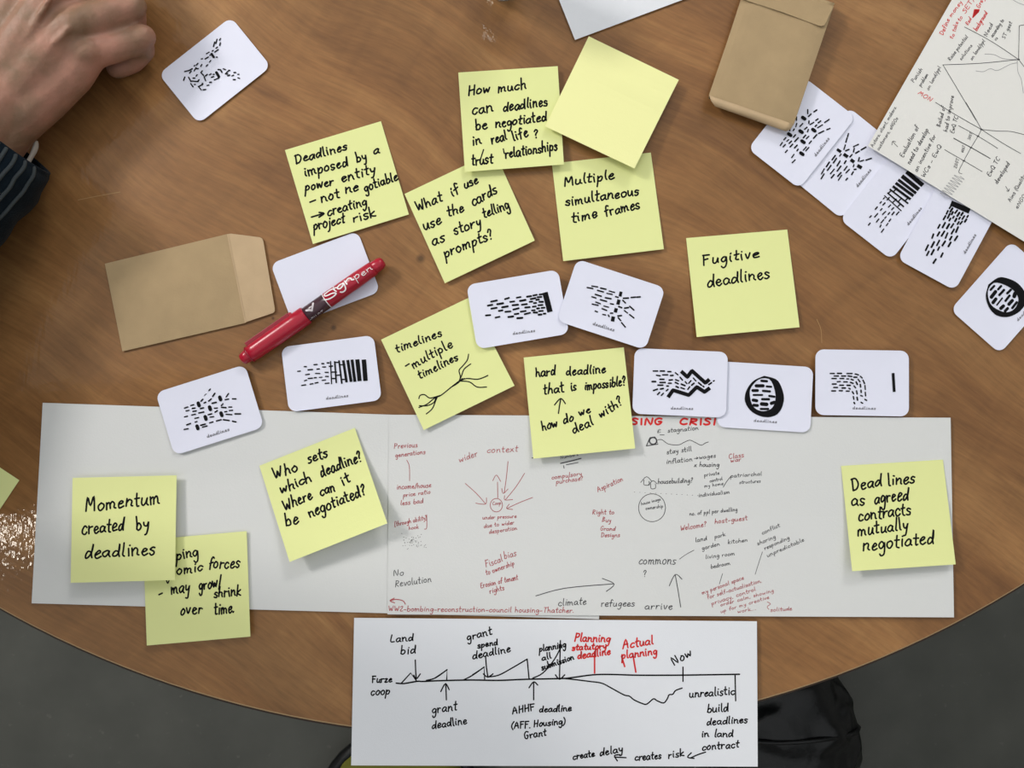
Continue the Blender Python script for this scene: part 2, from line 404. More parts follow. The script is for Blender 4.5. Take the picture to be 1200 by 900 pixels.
f = ob('floor', [(-4, -4, -.05), (4, -4, -.05), (4, 4, -.05), (-4, 4, -.05), (-4, -4, 0), (4, -4, 0), (4, 4, 0), (-4, 4, 0)],
       [(0, 3, 2, 1), (4, 5, 6, 7), (0, 1, 5, 4), (1, 2, 6, 5), (2, 3, 7, 6), (3, 0, 4, 7)], floor_mat()); tag(f, kind='structure')

RW = 3.4; WALLM = mat('painted_wall', (0.62, 0.62, 0.60, 1), 0.8, 0.2); CEILM = mat('ceiling_paint', (0.75, 0.75, 0.74, 1), 0.85, 0.2)
def wall(name, x0, y0, x1, y1, z0, z1, m):
    V = [(x, y, z) for z in (z0, z1) for x, y in ((x0, y0), (x1, y0), (x1, y1), (x0, y1))]
    tag(ob(name, V, [(0, 3, 2, 1), (4, 5, 6, 7), (0, 1, 5, 4), (1, 2, 6, 5), (2, 3, 7, 6), (3, 0, 4, 7)], m), kind='structure')
wall('wall_left', -RW - .1, -RW, -RW, RW, 0, 2.8, WALLM); wall('wall_right', RW, -RW, RW + .1, RW, 0, 2.8, WALLM)
wall('wall_front', -RW, -RW - .1, RW, -RW, 0, 2.8, WALLM); wall('wall_back', -RW, RW, RW, RW + .1, 0, 2.8, WALLM)
wall('ceiling', -RW - .1, -RW - .1, RW + .1, RW + .1, 2.8, 2.9, CEILM)

# ---------------------------------------------------------------- round table
t = empty('round_table', (TC[0], TC[1], 0))
tag(t, 'round table with lacquered brown wood grain top and thin dark edge', 'table')
top = lathe('tabletop', [(TR - .012, TT - .024), (TR - .0022, TT - .022), (TR - .0016, TT - .0016), (TR - .0022, TT - .0006), (TR - .0032, TT)], EDGE, t, TC, 256, False)
top.data.materials.append(WOOD); top.data.materials.append(RIMM)
top.data.transform(Matrix.Translation((0, 0, -.024))); top.location.z += .024     # origin at the surface
for p in top.data.polygons:
    if p.center.z > -0.0002: p.material_index = 1
    elif p.center.z > -0.0014: p.material_index = 2
lathe('edge_band', [(TR - .0022, TT - .0235), (TR - .0004, TT - .0235), (TR, TT - .021), (TR, TT - .0025), (TR - .0006, TT - .0016), (TR - .0022, TT - .0016)], EDGE, t, TC, 256, False)
lathe('pedestal', [(.05, .03), (.045, .06), (.04, .2), (.04, TT - .06), (.09, TT - .0245)], METAL, t, TC, 48)
lathe('base', [(.30, 0), (.30, .012), (.12, .03), (.05, .032)], METAL, t, TC, 64)
SCR = mat('pale_scratch', (0.36, 0.21, 0.085, 1), 0.5, 0.3)
for pts, wd in ((((91, 234.5), (108, 231), (124, 228), (141, 225)), .9), (((957, 374), (962, 386), (963, 402)), .7), (((1087, 60), (1087, 60.5)), .5)):
    k = Ink(lambda x, y: at(x, y, 0.0001)); k.ribbon(catmull(pts, 4), wd, False); k.build('scratch', SCR, t)

# ---------------------------------------------------------------- things on the floor
BLEATHER = mat('black_leather', (0.002, 0.0025, 0.003, 1), 0.30, 0.35, bump=0.3, bscale=180)
OLIVE = mat('olive_cloth', (0.14, 0.14, 0.022, 1), 0.8, 0.2, bump=0.3, bscale=500)
def blob(name, c, r, m, parent=None, fold=0.0, seed=0, n=48, flat=.6):
    V = []; F = []
    for i in range(n + 1):
        th = PI * i / n
        for k in range(2 * n):
            ph = PI * k / n
            d = Vector((math.sin(th) * math.cos(ph), math.sin(th) * math.sin(ph), math.cos(th)))
            sq = Vector([math.copysign(abs(x) ** .8, x) for x in d])
            f_ = 1 + fold * (noise.noise(Vector((d.x * 2.2, d.y * 5 + seed, d.z * 3))) - .5 * abs(noise.noise(Vector((d.x * 3 + seed, d.y * 8, d.z * 5)))))
            V.append((c[0] + sq.x * r[0] * f_, c[1] + sq.y * r[1] * f_, max(0.001, c[2] + sq.z * r[2] * f_)))
    for i in range(n):
        for k in range(2 * n):
            j = (k + 1) % (2 * n); a = i * 2 * n; F.append((a + k, a + 2 * n + k, a + 2 * n + j, a + j))
    return ob(name, V, F, m, parent, (c[0], c[1], 0) if parent is None else c, True)
e = empty('leather_bag', (at(930, 905, -.62).x, at(930, 905, -.62).y, 0))
tag(e, 'glossy black leather bag slumped on the grey floor, lower right', 'bag')
p = at(925, 893, -.62)
blob('body', (p.x, p.y, .085), (.112, .165, .088), BLEATHER, e, .10, 3)
for dy, am in ((.052, .004),):
    path = []; 
    for k in range(13):
        a = PI * (k / 12); path.append((p.x + .108 * math.cos(a), p.y + dy + am * math.sin(a * 2), .088 + .084 * math.sin(a) ** .6))
    v_, f_ = tubes(path, [.0035] * 13, 8); ob('seam', v_, f_, BLEATHER, e, path[6], True)
q = at(468, 962, -.66)
e = empty('olive_bag', (q.x, q.y, 0)); tag(e, 'olive green bag with black rim on the floor below the timeline strip', 'bag')
blob('body', (q.x, q.y, .055), (.118, .118, .055), OLIVE, e, .05, 9)
path = [(q.x + .128 * math.cos(2 * PI * k / 40), q.y + .128 * math.sin(2 * PI * k / 40), .06) for k in range(41)]
v_, f_ = tubes(path, [.011] * 41, 10, caps=False); ob('rim', v_, f_, BLEATHER, e, (q.x, q.y, .06), True)
# a small drinking glass at the far edge
GL = mat('clear_glass', (.93, .95, .93, 1), 0.03, .5); GL.node_tree.nodes['Principled BSDF'].inputs['Transmission Weight'].default_value = 1
p = at(590, -13.5)
g_ = lathe('drinking_glass', [(.0105, TT + .0006), (.0115, TT + .003), (.016, TT + .03), (.021, TT + .07), (.0195, TT + .07), (.0145, TT + .03), (.0095, TT + .006)], GL, None, (p.x, p.y), 40)
tag(g_, 'foot of a small clear glass at the top edge, left of the blank white sheet', 'glass')
# ---------------------------------------------------------------- large sheets
A = crop(320, 130, 3.75); B = crop(520, 30, 3.75); Cc = crop(730, 250, 3.3333); D = crop(430, 290, 3.3333); E = crop(0, 500, 3.334)
Fc = crop(290, 480, 3.6); Gc = crop(950, 520, 5); H = crop(400, 715, 4.615); I = crop(640, 715, 4.615)
J = crop(450, 490, 6); K_ = crop(450, 600, 5); L = crop(620, 480, 6); M = crop(740, 480, 6); N_ = crop(620, 600, 3.529)
O = crop(1010, 0, 6.316); Q = crop(1010, 120, 6.316)
def sheet(name, quad, z0, m, label, cat, h=None, thick=.00015, nu=16, nv=16, group=None):
    s = Sheet(quad, z0, h, thick); o = s.grid(name, m, nu, nv); tag(o, label, cat, group); return s, o
wav = lambda a, f, p: (lambda u, v: a * (1 + math.sin(f * u + p)) * (0.4 + 0.6 * abs(2 * v - 1)))
# corner of a sheet behind the hand, blank sheet at the top
sheet('paper_sheet', [(-190, -150), (62, -75), (-60, 106), (-300, -20)], .0003, PAPER, 'white paper corner behind the hand in the top left corner', 'paper')
sheet('paper_sheet', [(504, -379), (808, -492.5), (978, -66.6), (673.8, 46.8)], .0004, PAPER, 'blank white sheet at the top edge above the blank yellow note', 'paper', lambda u, v: .0009)
# left half-A3 strip
SL, OL = sheet('paper_strip', [(50, 472), (712, 494.6), (702, 725.6), (37, 707)], .0003, SHEETP,
               'blank left grey-white paper strip under the yellow notes about momentum', 'paper', lambda u, v: .0010 * abs(2 * v - 1) + .0003, nu=24)
SR, OR = sheet('paper_strip', [(456, 486), (1114, 489.5), (1118, 723.5), (454, 720)], .0019, SHEETP,
               'right grey-white paper strip covered in fine red and black notes about housing', 'paper', lambda u, v: .0008 * abs(2 * v - 1) + .0002, nu=24)
k = Ink(SR.inkpt)
write(k, J, [('Previous', 70, 212, 235, 203, 20), ('generations', 80, 275, 290, 250, 18), ('income/house', 90, 500, 330, 485, 20),
             ('price ratio', 135, 555, 325, 530, 17), ('less bad', 115, 612, 275, 595, 18), ('[through ability]', 75, 760, 300, 712, 17), ('hook', 175, 785, 243, 775, 15),
             ('wider', 530, 312, 660, 265, 24), ('context', 722, 243, 940, 235, 24), ('Coop', 764, 612, 822, 606, 14),
             ('under pressure', 692, 712, 930, 700, 15), ('due to wider', 703, 772, 915, 745, 16), ('desperation', 740, 812, 935, 785, 16)], .8)
draw(k, J, [[(160, 295), (178, 340), (180, 440)], [(872, 305), (860, 420), (845, 525)], [(828, 495), (838, 530), (872, 498)], [(988, 388), (930, 480), (855, 572)],
            [(848, 545), (850, 575), (905, 572)], [(1045, 558), (950, 595), (865, 635)], [(880, 605), (862, 635), (905, 642)], [(572, 460), (650, 530), (712, 600)],
            [(645, 598), (690, 605), (718, 600), (720, 560)], [(800, 560), (798, 450)], [(765, 440), (790, 400), (820, 445)],
            [(790 + 43 * math.cos(a * .5236), 612 + 47 * math.sin(a * .5236)) for a in range(13)], [(300, 680), (300, 770), (285, 780)]], .75)
write(k, K_, [('Fiscal', 598, 325, 695, 288, 22), ('bias', 705, 275, 775, 255, 22), ('to ownership', 598, 370, 765, 310, 16), ('Erosion of tenant', 568, 445, 785, 395, 17),
              ('rights', 620, 478, 705, 455, 17), ('WW2-bombing-reconstruction-council housing-Thatcher.', 25, 580, 1112, 590, 17)], .85)
draw(k, K_, [[(38, 520), (70, 512), (110, 520), (125, 540)], [(60, 505), (35, 520), (62, 532)]], 1.1)
write(k, L, [('compulsory', 158, 490, 370, 462, 17), ('purchase?', 190, 522, 380, 495, 17), ('Aspiration', 485, 580, 660, 500, 20), ('Right to', 445, 735, 597, 735, 18),
             ('Buy', 512, 788, 575, 792, 18), ('Grand', 500, 850, 605, 852, 17), ('Designs', 505, 895, 638, 895, 17)], .8)
write(k, M, [('Class', 684, 347, 790, 332, 19), ('war', 697, 372, 770, 362, 17), ('Welcome?', 345, 852, 525, 820, 20), ('host-guest', 585, 802, 815, 775, 18)], .8)
write(k, N_, [('my personal space', 716, 342, 888, 278, 9), ('for self-actualisation,', 738, 360, 962, 290, 9), ('privacy, control', 756, 386, 937, 325, 9), ('order calm, showing', 792, 390, 1012, 330, 8),
              ('up for my creative', 793, 418, 993, 358, 8), ('work...', 862, 418, 938, 404, 8), ('solitude', 998, 412, 1087, 406, 9)], .7)
draw(k, N_, [[(985, 372), (998, 380), (985, 392), (992, 403)]], .7)
k.build('red_writing', INKF, OR)
k = Ink(SR.inkpt); write(k, M, [('SING', -2, 105, 220, 104, 24), ('CRIS', 338, 105, 558, 106, 24), ('I', 572, 107, 588, 107, 24)], 2.3); k.build('red_heading', INKR, OR)
k = Ink(SR.inkpt)
write(k, K_, [('No', 55, 375, 115, 370, 20), ('Revolution', 65, 440, 278, 408, 22)], .8)
write(k, M, [('£', 180, 162, 208, 160, 14), ('stagnation', 255, 160, 470, 142, 17), ('stay still', 248, 312, 422, 290, 18), ('inflation', 245, 382, 428, 362, 19), ('>wages', 440, 352, 592, 334, 16),
             ('x housing', 440, 402, 615, 400, 18), ('private', 512, 472, 618, 455, 14), ('control', 550, 512, 640, 495, 13), ('my home', 512, 548, 645, 530, 13), ('individualism', 470, 615, 690, 590, 15),
             ('patriarchal', 697, 478, 915, 462, 15), ('structures', 758, 522, 908, 512, 13), ('housebuilding?', 185, 522, 428, 512, 19), ('house image', 70, 672, 205, 638, 12), ('ownership', 100, 705, 222, 688, 13),
             ('no. of ppl per dwelling', 408, 745, 745, 712, 15)], .8)
draw(k, M, [[(185, 212), (215, 212), (260, 242), (330, 248), (370, 230), (410, 215), (450, 232), (490, 250), (520, 235), (540, 228)], [(645, 545), (670, 505), (700, 468)],
            [(65, 512), (105, 472), (140, 500)], [(88, 495), (88, 528), (125, 530), (122, 505)], [(120, 528), (152, 500), (180, 522)], [(135, 520), (138, 555), (168, 552), (168, 522)],
            [(145 + 95 * math.cos(a * .5236), 690 + 98 * math.sin(a * .5236)) for a in range(13)], [(200, 178), (230, 178)]], .75)
draw(k, M, [[(152 + 26 * math.cos(a * .7854), 220 + 24 * math.sin(a * .7854)) for a in range(9)]], 1.6)
draw(k, M, [[(105, 255), (130, 197), (165, 192), (187, 243), (105, 255)]], 1.1, False)
draw(k, L, [[(222, 378), (300, 360), (365, 343)]], 1.3); draw(k, L, [[(262, 388), (345, 372)]], .9); write(k, L, [('Numbers', 222, 348, 345, 322, 13)], .7)
draw(k, L, [[(243, 395), (246, 412)], [(20, 340), (38, 338)]], .9)
for a in range(13): x = 20 + a * 37; draw(k, M, [[(x, 580 + a * 2), (x + 4, 580 + a * 2)]], .5)
for a in range(60):
    x, y = random.gauss(205, 52), random.gauss(868, 24)
    if 95 < x < 305: draw(k, J, [[(x, y), (x + 3, y + 1)]], .55)
write(k, N_, [('land', 688, 125, 735, 116, 10), ('park', 768, 110, 812, 98, 9), ('garden', 715, 157, 788, 138, 9), ('kitchen', 822, 132, 903, 122, 9), ('living room', 730, 194, 850, 178, 9),
              ('bedroom', 752, 234, 832, 218, 9), ('conflict', 965, 94, 1038, 60, 9), ('sharing', 945, 138, 1020, 108, 9), ('responding', 975, 157, 1077, 112, 9), ('unpredictable', 985, 187, 1138, 120, 9)], .75)
draw(k, N_, [[(622, 195), (650, 175), (682, 158)], [(965, 165), (950, 210), (935, 258)], [(800, 255), (787, 298)]], .6)
k.build('fine_writing', INKG, OR)
k = Ink(SR.inkpt)
write(k, N_, [('commons', 452, 216, 605, 216, 21), ('?', 472, 268, 487, 266, 15), ('climate', 120, 388, 235, 382, 16), ('refugees', 297, 390, 435, 390, 16), ('arrive', 478, 402, 592, 402, 16)], .95)
draw(k, N_, [[(28, 347), (150, 315), (350, 297)], [(303, 275), (352, 298), (320, 328)], [(627, 393), (617, 330), (605, 262)], [(580, 305), (605, 258), (632, 278)]], .95)
k.build('black_writing', INKG, OR)

# folded strip with the timeline, hanging over the table edge
SB, OB = sheet('paper_strip', [(415, 724), (887, 728), (888, 898.5), (411.5, 897)], .0022, PAPER,
               'white paper strip with a hand-drawn black and red timeline, overhanging the table edge', 'paper', lambda u, v: .0005 + .0012 * v, .0003, 24)
k = Ink(SB.inkpt)
write(k, H, [('Land', 262, 172, 388, 165, 22), ('bid', 318, 238, 402, 232, 24), ('Furze', 165, 392, 272, 388, 21), ('coop', 158, 460, 262, 455, 24), ('grant', 680, 165, 815, 130, 24),
             ('spend', 738, 205, 845, 187, 18), ('deadline', 710, 265, 915, 225, 22), ('grant', 490, 558, 625, 540, 27), ('deadline', 490, 642, 678, 614, 24), ('AHHF', 925, 562, 1045, 540, 20),
             ('deadline', 1070, 552, 1243, 545, 20), ('(AFF.', 920, 640, 1022, 636, 20), ('Housing)', 1040, 632, 1210, 615, 20), ('Grant', 990, 698, 1108, 676, 22),
             ('planning', 1070, 225, 1215, 200, 20), ('all', 1085, 275, 1135, 260, 18), ('submission', 1085, 325, 1258, 265, 18)], 1.6)
draw(k, H, [[(297, 395), (340, 397), (410, 385), (440, 386), (520, 382), (700, 378), (850, 380), (1000, 374), (1188, 370), (1240, 366), (1360, 350), (1460, 348), (1600, 352), (1800, 352), (1960, 350), (2153, 347)]], 1.8)
draw(k, H, [[(325, 395), (375, 340), (405, 380)], [(510, 365), (572, 322), (570, 378)], [(710, 350), (772, 308), (775, 372)], [(1005, 265), (1015, 370)]], 1.55, False)
draw(k, H, [[(400, 270), (402, 330), (405, 368)], [(392, 352), (405, 372), (427, 345)], [(460, 380), (510, 366), (572, 322)], [(568, 485), (565, 398)], [(538, 440), (563, 398), (583, 430)],
            [(660, 378), (710, 352), (772, 308)], [(780, 252), (785, 310), (792, 358)], [(768, 345), (792, 362), (820, 345)], [(790, 362), (850, 352), (920, 315), (1005, 265)],
            [(1035, 368), (1090, 340), (1150, 270), (1190, 195)], [(1185, 165), (1182, 270), (1180, 370)], [(1158, 350), (1180, 374), (1208, 350)], [(1040, 485), (1040, 390)], [(1015, 420), (1040, 388), (1062, 405)]], 1.55)
draw(k, I, [[(80, 368), (150, 375), (230, 385), (300, 395), (350, 420), (420, 458), (450, 465), (475, 485), (520, 505), (545, 508), (580, 480), (600, 490), (635, 502), (655, 480), (665, 458), (685, 455), (700, 435), (735, 422)],
            [(740, 308), (740, 385)], [(1022, 352), (1025, 490)], [(862, 768), (820, 782), (780, 800)], [(785, 772), (765, 795), (800, 802)], [(432, 798), (370, 795)], [(400, 782), (370, 787), (385, 815)]], 1.6)
write(k, I, [('unrealistic', 775, 472, 1018, 455, 24), ('build', 870, 554, 985, 546, 25), ('deadlines', 868, 622, 1088, 608, 22), ('in', 840, 688, 880, 684, 22), ('land', 908, 686, 1010, 684, 22),
             ('contract', 842, 757, 1042, 742, 22), ('creates', 480, 814, 622, 802, 22), ('risk', 660, 802, 745, 788, 22), ('create', 145, 808, 262, 790, 20), ('delay', 290, 790, 415, 765, 22), ('Now', 692, 300, 788, 242, 26)], 1.6)
k.build('black_writing', INKB, OB)
k = Ink(SB.inkpt)
write(k, I, [('Planning', 152, 168, 345, 172, 24), ('statutory', 140, 217, 325, 208, 18), ('deadline', 170, 265, 347, 238, 22), ('Actual', 415, 208, 578, 184, 27), ('planning', 408, 264, 600, 238, 24)], 1.8)
draw(k, I, [[(262, 225), (262, 340)], [(470, 245), (485, 335)], [(408, 250), (425, 305)]], 1.9); k.build('red_writing', INKR, OB)

# big map-like sheet at the right
SM, OM = sheet('drawing_sheet', [(1017, 171), (1244, -224), (1793, 112), (1566, 507)], .0042, MAPP, 'large white sheet of slanted notes and branching lines at the top right', 'paper',
               lambda u, v: .0006 + .0008 * (1 - u) * (1 - v), nu=20, nv=20)
k = Ink(SM.inkpt)
write(k, O, [('Define', 600, 262, 650, 148, 18), ('money', 662, 128, 742, 18, 17), ('to', 668, 290, 688, 258, 16), ('take', 690, 238, 714, 166, 16), ('to', 728, 160, 745, 127, 16), ('SET/', 765, 102, 835, -5, 18),
             ('Red', 785, 188, 813, 142, 16), ('Grey', 872, 62, 905, -10, 18), ('background', 850, 232, 930, 98, 18), ('NOW', 528, 728, 430, 672, 17)], .95)
for a in range(9): draw(k, O, [[(822 + a * 5, 128 - a * 5), (835 + a * 4, 72 + (a % 2) * 8)]], 1.6)
k.build('red_writing', INKR, OM)
k = Ink(SM.inkpt)
write(k, O, [('Need', 925, 272, 970, 182, 16), ('according to', 968, 278, 1052, 152, 15), ('a', 988, 302, 1008, 285, 14), ('ST gest', 1058, 290, 1112, 168, 15), ('Raise potential', 655, 450, 785, 275, 15),
             ('solutions', 735, 448, 818, 340, 14), ('on land/ppl', 815, 448, 912, 305, 15), ('Punish', 385, 612, 448, 515, 16), ('problem', 436, 642, 492, 555, 15), ('on land/ppl', 495, 670, 585, 500, 15)], .9)
write(k, Q, [('Actors, client, makers.', 82, 332, 258, 35, 14), ('customers, eNGOs', 125, 358, 268, 120, 14), ('Evaluation of', 305, 408, 422, 185, 19), ('need to develop', 355, 460, 495, 205, 19), ('an incentive for', 408, 515, 548, 250, 18),
             ('WCs - EwQ', 462, 560, 590, 325, 18), ('Bailed of', 580, 182, 618, 35, 17), ('had to improve', 632, 218, 680, -45, 17), ('EwQ TC', 680, 230, 712, 110, 17), ('EwQ TC', 948, 550, 1022, 418, 18),
             ('developed', 1003, 605, 1095, 455, 18), ('Aims (Quality', 1100, 738, 1210, 545, 16), ('eNGO', 1152, 790, 1215, 690, 15), ('500T', 800, 280, 820, 228, 12), ('400T', 752, 375, 766, 325, 12), ('200T', 700, 490, 722, 420, 14)], .85)
draw(k, Q, [[(265, 328), (245, 308), (228, 288)], [(222, 315), (228, 288), (250, 292)], [(545, 0), (700, 95), (885, 200)], [(885, 200), (1040, 300), (1175, 378)], [(770, 0), (830, 100), (885, 200)],
            [(715, 172), (860, 250), (1005, 340)], [(612, 350), (755, 432), (890, 512)], [(885, 200), (860, 250), (808, 335), (755, 432), (718, 512), (740, 528)], [(885, 200), (1000, 212), (1100, 215), (1200, 238)],
            [(1065, 622), (1085, 655)], [(1072, 655), (1086, 657), (1092, 640)]], .7)
draw(k, Q, [[(680, 265), (740, 298), (810, 335), (950, 415)]], 1.0)
draw(k, O, [[(760, 200), (880, 262), (1000, 332), (1160, 440)], [(600, 480), (880, 468), (1160, 440)], [(600, 480), (720, 680), (845, 890)], [(1165, 190), (1160, 440)], [(1165, 190), (1210, 182)], [(1160, 440), (1210, 505)]], .7)
for x, y in ((1160, 440),): draw(k, O, [[(x - 4, y), (x + 4, y)]], 1.8)
for x, y in ((885, 200), (860, 250), (808, 335), (755, 432)): draw(k, Q, [[(x - 4, y), (x + 4, y)]], 1.6)
k.build('black_writing', INKG, OM)
k = Ink(SM.inkpt)
draw(k, O, [[(910, 400), (980, 405), (1050, 435), (1160, 440)], [(845, 525), (900, 530), (950, 508), (1000, 522), (1060, 495), (1100, 475), (1150, 465)], [(1150, 450), (1155, 530), (1180, 590), (1195, 690)], [(1120, 0), (1160, 22), (1210, 40)]], .6)
coil = []
for a in range(0, 54):
    s_ = a / 53; bx, by = 728 - 118 * s_, 545 + 150 * s_; w_ = 42 * math.sin(a * .95)
    coil.append((bx + w_ * .80, by + w_ * .50))
draw(k, Q, [coil], .6); tag(k.build('grey_squiggles', INKP, OM), kind='stuff')

# ---------------------------------------------------------------- yellow notes
def note(quad, z0, lift, label, words, cr, m=NOTE, wpx=2.0, lines=(), bumpy=0, lw=1.5):
    hl, hr = lift
    h = lambda u, v: (v ** 2.2) * ((1 - u) * hl + u * hr) + bumpy * math.exp(-((v - .27) / .07) ** 2)
    s = Sheet(quad, z0, h, .00018); o = s.grid('sticky_note', m, 12, 16); tag(o, label, 'sticky note', 'yellow sticky notes')
    k = Ink(s.inkpt)
    if words: write(k, cr, words, wpx, .07, 4)
    if lines: draw(k, cr, lines, lw)
    k.build('handwriting', INKB, o); return s, o
mm = .001
note([(333.9, 175.9), (446.4, 142), (479.2, 251.3), (366.7, 286)], .0006, (.002, .0015), 'yellow note reading Deadlines imposed by a power entity',
     [('Deadlines', 98, 232, 325, 168, 21), ('imposed', 140, 290, 330, 240, 24), ('by', 368, 225, 412, 212, 24), ('a', 442, 192, 468, 184, 22), ('power', 140, 352, 265, 325, 22), ('entity', 302, 312, 450, 272, 24),
      ('-', 160, 410, 190, 402, 22), ('not', 212, 400, 292, 380, 24), ('ne', 318, 360, 375, 350, 24), ('gotiable', 402, 355, 548, 302, 22), ('>', 165, 478, 230, 462, 26), ('creating', 240, 460, 412, 412, 23), ('project', 178, 525, 315, 490, 25), ('risk', 352, 492, 452, 460, 24)], A)
note([(474, 227.3), (579.4, 177.3), (626.7, 282), (521.3, 332)], .0008, (.002, .003), 'yellow note reading What if we use the cards as storytelling prompts?',
     [('What', 632, 440, 745, 395, 24), ('if', 787, 378, 820, 355, 24), ('use', 843, 342, 903, 315, 22), ('use', 665, 525, 740, 495, 26), ('the', 768, 465, 840, 440, 24), ('cards', 878, 418, 985, 360, 26),
      ('as', 700, 590, 755, 572, 26), ('story', 797, 545, 915, 502, 26), ('telling', 925, 472, 1040, 425, 24), ('prompts?', 755, 645, 970, 560, 27)], A)
note([(537, 85), (653.6, 77.5), (660.8, 192.7), (544.8, 201.5)], .0040, (.0015, .002), 'yellow note reading How much can deadlines be negotiated in real life?',
     [('How', 108, 305, 203, 292, 24), ('much', 238, 295, 362, 275, 25), ('can', 125, 392, 215, 375, 28), ('deadlines', 262, 378, 455, 350, 24), ('be', 140, 460, 190, 452, 24), ('negotiated', 228, 448, 452, 418, 24),
      ('in', 125, 527, 165, 520, 24), ('real', 212, 522, 278, 500, 24), ('life', 305, 508, 372, 485, 24), ('?', 398, 495, 415, 490, 20), ('trust', 122, 614, 215, 602, 24), ('relationships', 270, 582, 500, 545, 25)], B,
     lines=[[(160, 592), (175, 545)], [(262, 542), (266, 562)]])
note([(646.7, 191.5), (762.7, 178.8), (778, 292), (660, 306)], .0006, (.002, .002), 'yellow note reading Multiple simultaneous time frames',
     [('Multiple', 530, 708, 748, 672, 24), ('simultaneous', 535, 792, 857, 742, 24), ('time', 562, 865, 675, 842, 24), ('frames', 710, 838, 862, 802, 24)], B)
note([(690, 42.5), (795.5, 93.5), (743.5, 197.5), (638.7, 148)], .0068, (.003, .004), 'blank bright yellow note lying over two others near the top', None, B, NOTEB, bumpy=.0007)
note([(804, 279), (922.6, 269), (937, 383.5), (816.4, 395)], .0006, (.0045, .0035), 'yellow note reading Fugitive deadlines',
     [('Fugitive', 312, 202, 530, 170, 22), ('deadlines', 330, 288, 572, 252, 25)], Cc)
note([(446.5, 398), (550, 348.5), (603, 452), (496.6, 504)], .0030, (.003, .002), 'yellow note reading timelines, multiple timelines, with a branching line',
     [('timelines', 115, 412, 293, 345, 18), ('-', 152, 472, 170, 462, 16), ('multiple', 180, 472, 335, 388, 20), ('timelines', 205, 515, 357, 437, 18)], D,
     lines=[[(203, 625), (235, 612), (262, 590), (290, 577), (330, 545), (360, 522), (380, 512)], [(203, 590), (208, 578), (225, 575), (245, 588), (270, 583), (290, 577)], [(205, 618), (235, 618), (262, 605), (270, 583)],
            [(232, 650), (255, 630), (268, 600), (275, 583)], [(360, 522), (365, 505), (360, 480), (375, 462), (392, 440), (397, 417)], [(360, 522), (370, 500), (380, 475), (405, 455)],
            [(360, 522), (390, 512), (430, 515), (455, 508), (472, 500)], [(360, 522), (400, 525), (430, 545), (467, 545)], [(330, 545), (355, 530), (372, 512)]], lw=1.35, wpx=1.8)
note([(613.6, 419), (731, 407), (744.4, 525.5), (625, 537.5)], .0036, (.005, .006), 'yellow note reading hard deadline that is impossible?',
     [('hard', 660, 505, 735, 497, 20), ('deadline', 778, 500, 932, 488, 19), ('that', 688, 574, 770, 563, 22), ('is', 797, 562, 818, 556, 20), ('impossible?', 850, 557, 1010, 537, 20), ('how', 685, 714, 745, 700, 20), ('do', 768, 688, 808, 677, 20),
      ('we', 830, 660, 873, 642, 16), ('deal', 808, 728, 885, 692, 20), ('with?', 912, 668, 1000, 612, 20)], D, lines=[[(748, 648), (752, 620), (757, 592)], [(733, 615), (757, 590), (775, 610)]], wpx=1.9)
note([(167.5, 633), (289, 622.4), (293.4, 746), (172, 756.5)], .0028, (.002, .002), 'yellow note about economic forces that may grow or shrink over time',
     [('ping', 688, 522, 775, 505, 26), ('omic', 690, 577, 790, 562, 22), ('forces', 815, 555, 935, 550, 25), ('-', 618, 668, 638, 663, 24), ('may', 668, 655, 740, 645, 26), ('grow/', 777, 637, 865, 625, 26), ('shrink', 835, 668, 940, 657, 22),
      ('over', 703, 735, 790, 728, 24), ('time.', 837, 735, 915, 725, 25)], E, lines=[[(650, 600), (655, 612), (660, 602)]], wpx=1.95)
note([(85, 560), (207, 557), (205, 679.8), (82.8, 683)], .0056, (.006, .005), 'yellow note reading Momentum created by deadlines',
     [('Momentum', 332, 332, 625, 300, 30), ('created', 320, 420, 483, 405, 30), ('by', 532, 405, 582, 395, 28), ('deadlines', 330, 515, 605, 498, 29)], E, wpx=2.1)
note([(303.9, 545.8), (415.8, 501.4), (453.9, 613.3), (339.4, 658.6)], .0030, (.010, .013), 'yellow note with lifted corner reading Who sets which deadline?',
     [('Who', 110, 292, 213, 258, 26), ('sets', 257, 227, 338, 198, 26), ('which', 140, 357, 270, 300, 24), ('deadline?', 312, 285, 485, 215, 26), ('Where', 157, 427, 275, 375, 26), ('can', 307, 362, 370, 345, 25), ('it', 400, 322, 435, 302, 24),
      ('be', 162, 492, 215, 478, 28), ('negotiated?', 262, 455, 500, 358, 26)], Fc, wpx=2.1)
note([(985.6, 546), (1105, 538.6), (1120, 661.4), (998.6, 669.4)], .0032, (.008, .006), 'yellow note reading Deadlines as agreed contracts mutually negotiated',
     [('Dead', 242, 277, 415, 247, 42), ('lines', 452, 247, 608, 227, 38), ('as', 240, 364, 315, 356, 42), ('agreed', 372, 350, 570, 328, 42), ('contracts', 280, 455, 585, 412, 40), ('mutually', 275, 540, 570, 502, 40), ('negotiated', 305, 627, 722, 582, 42)], Gc, wpx=2.05)
note([(-75.7, 497.7), (22.7, 562.8), (-42.8, 661), (-141, 596)], .0006, (.002, .002), 'corner of a yellow note at the left edge of the picture', None, E)
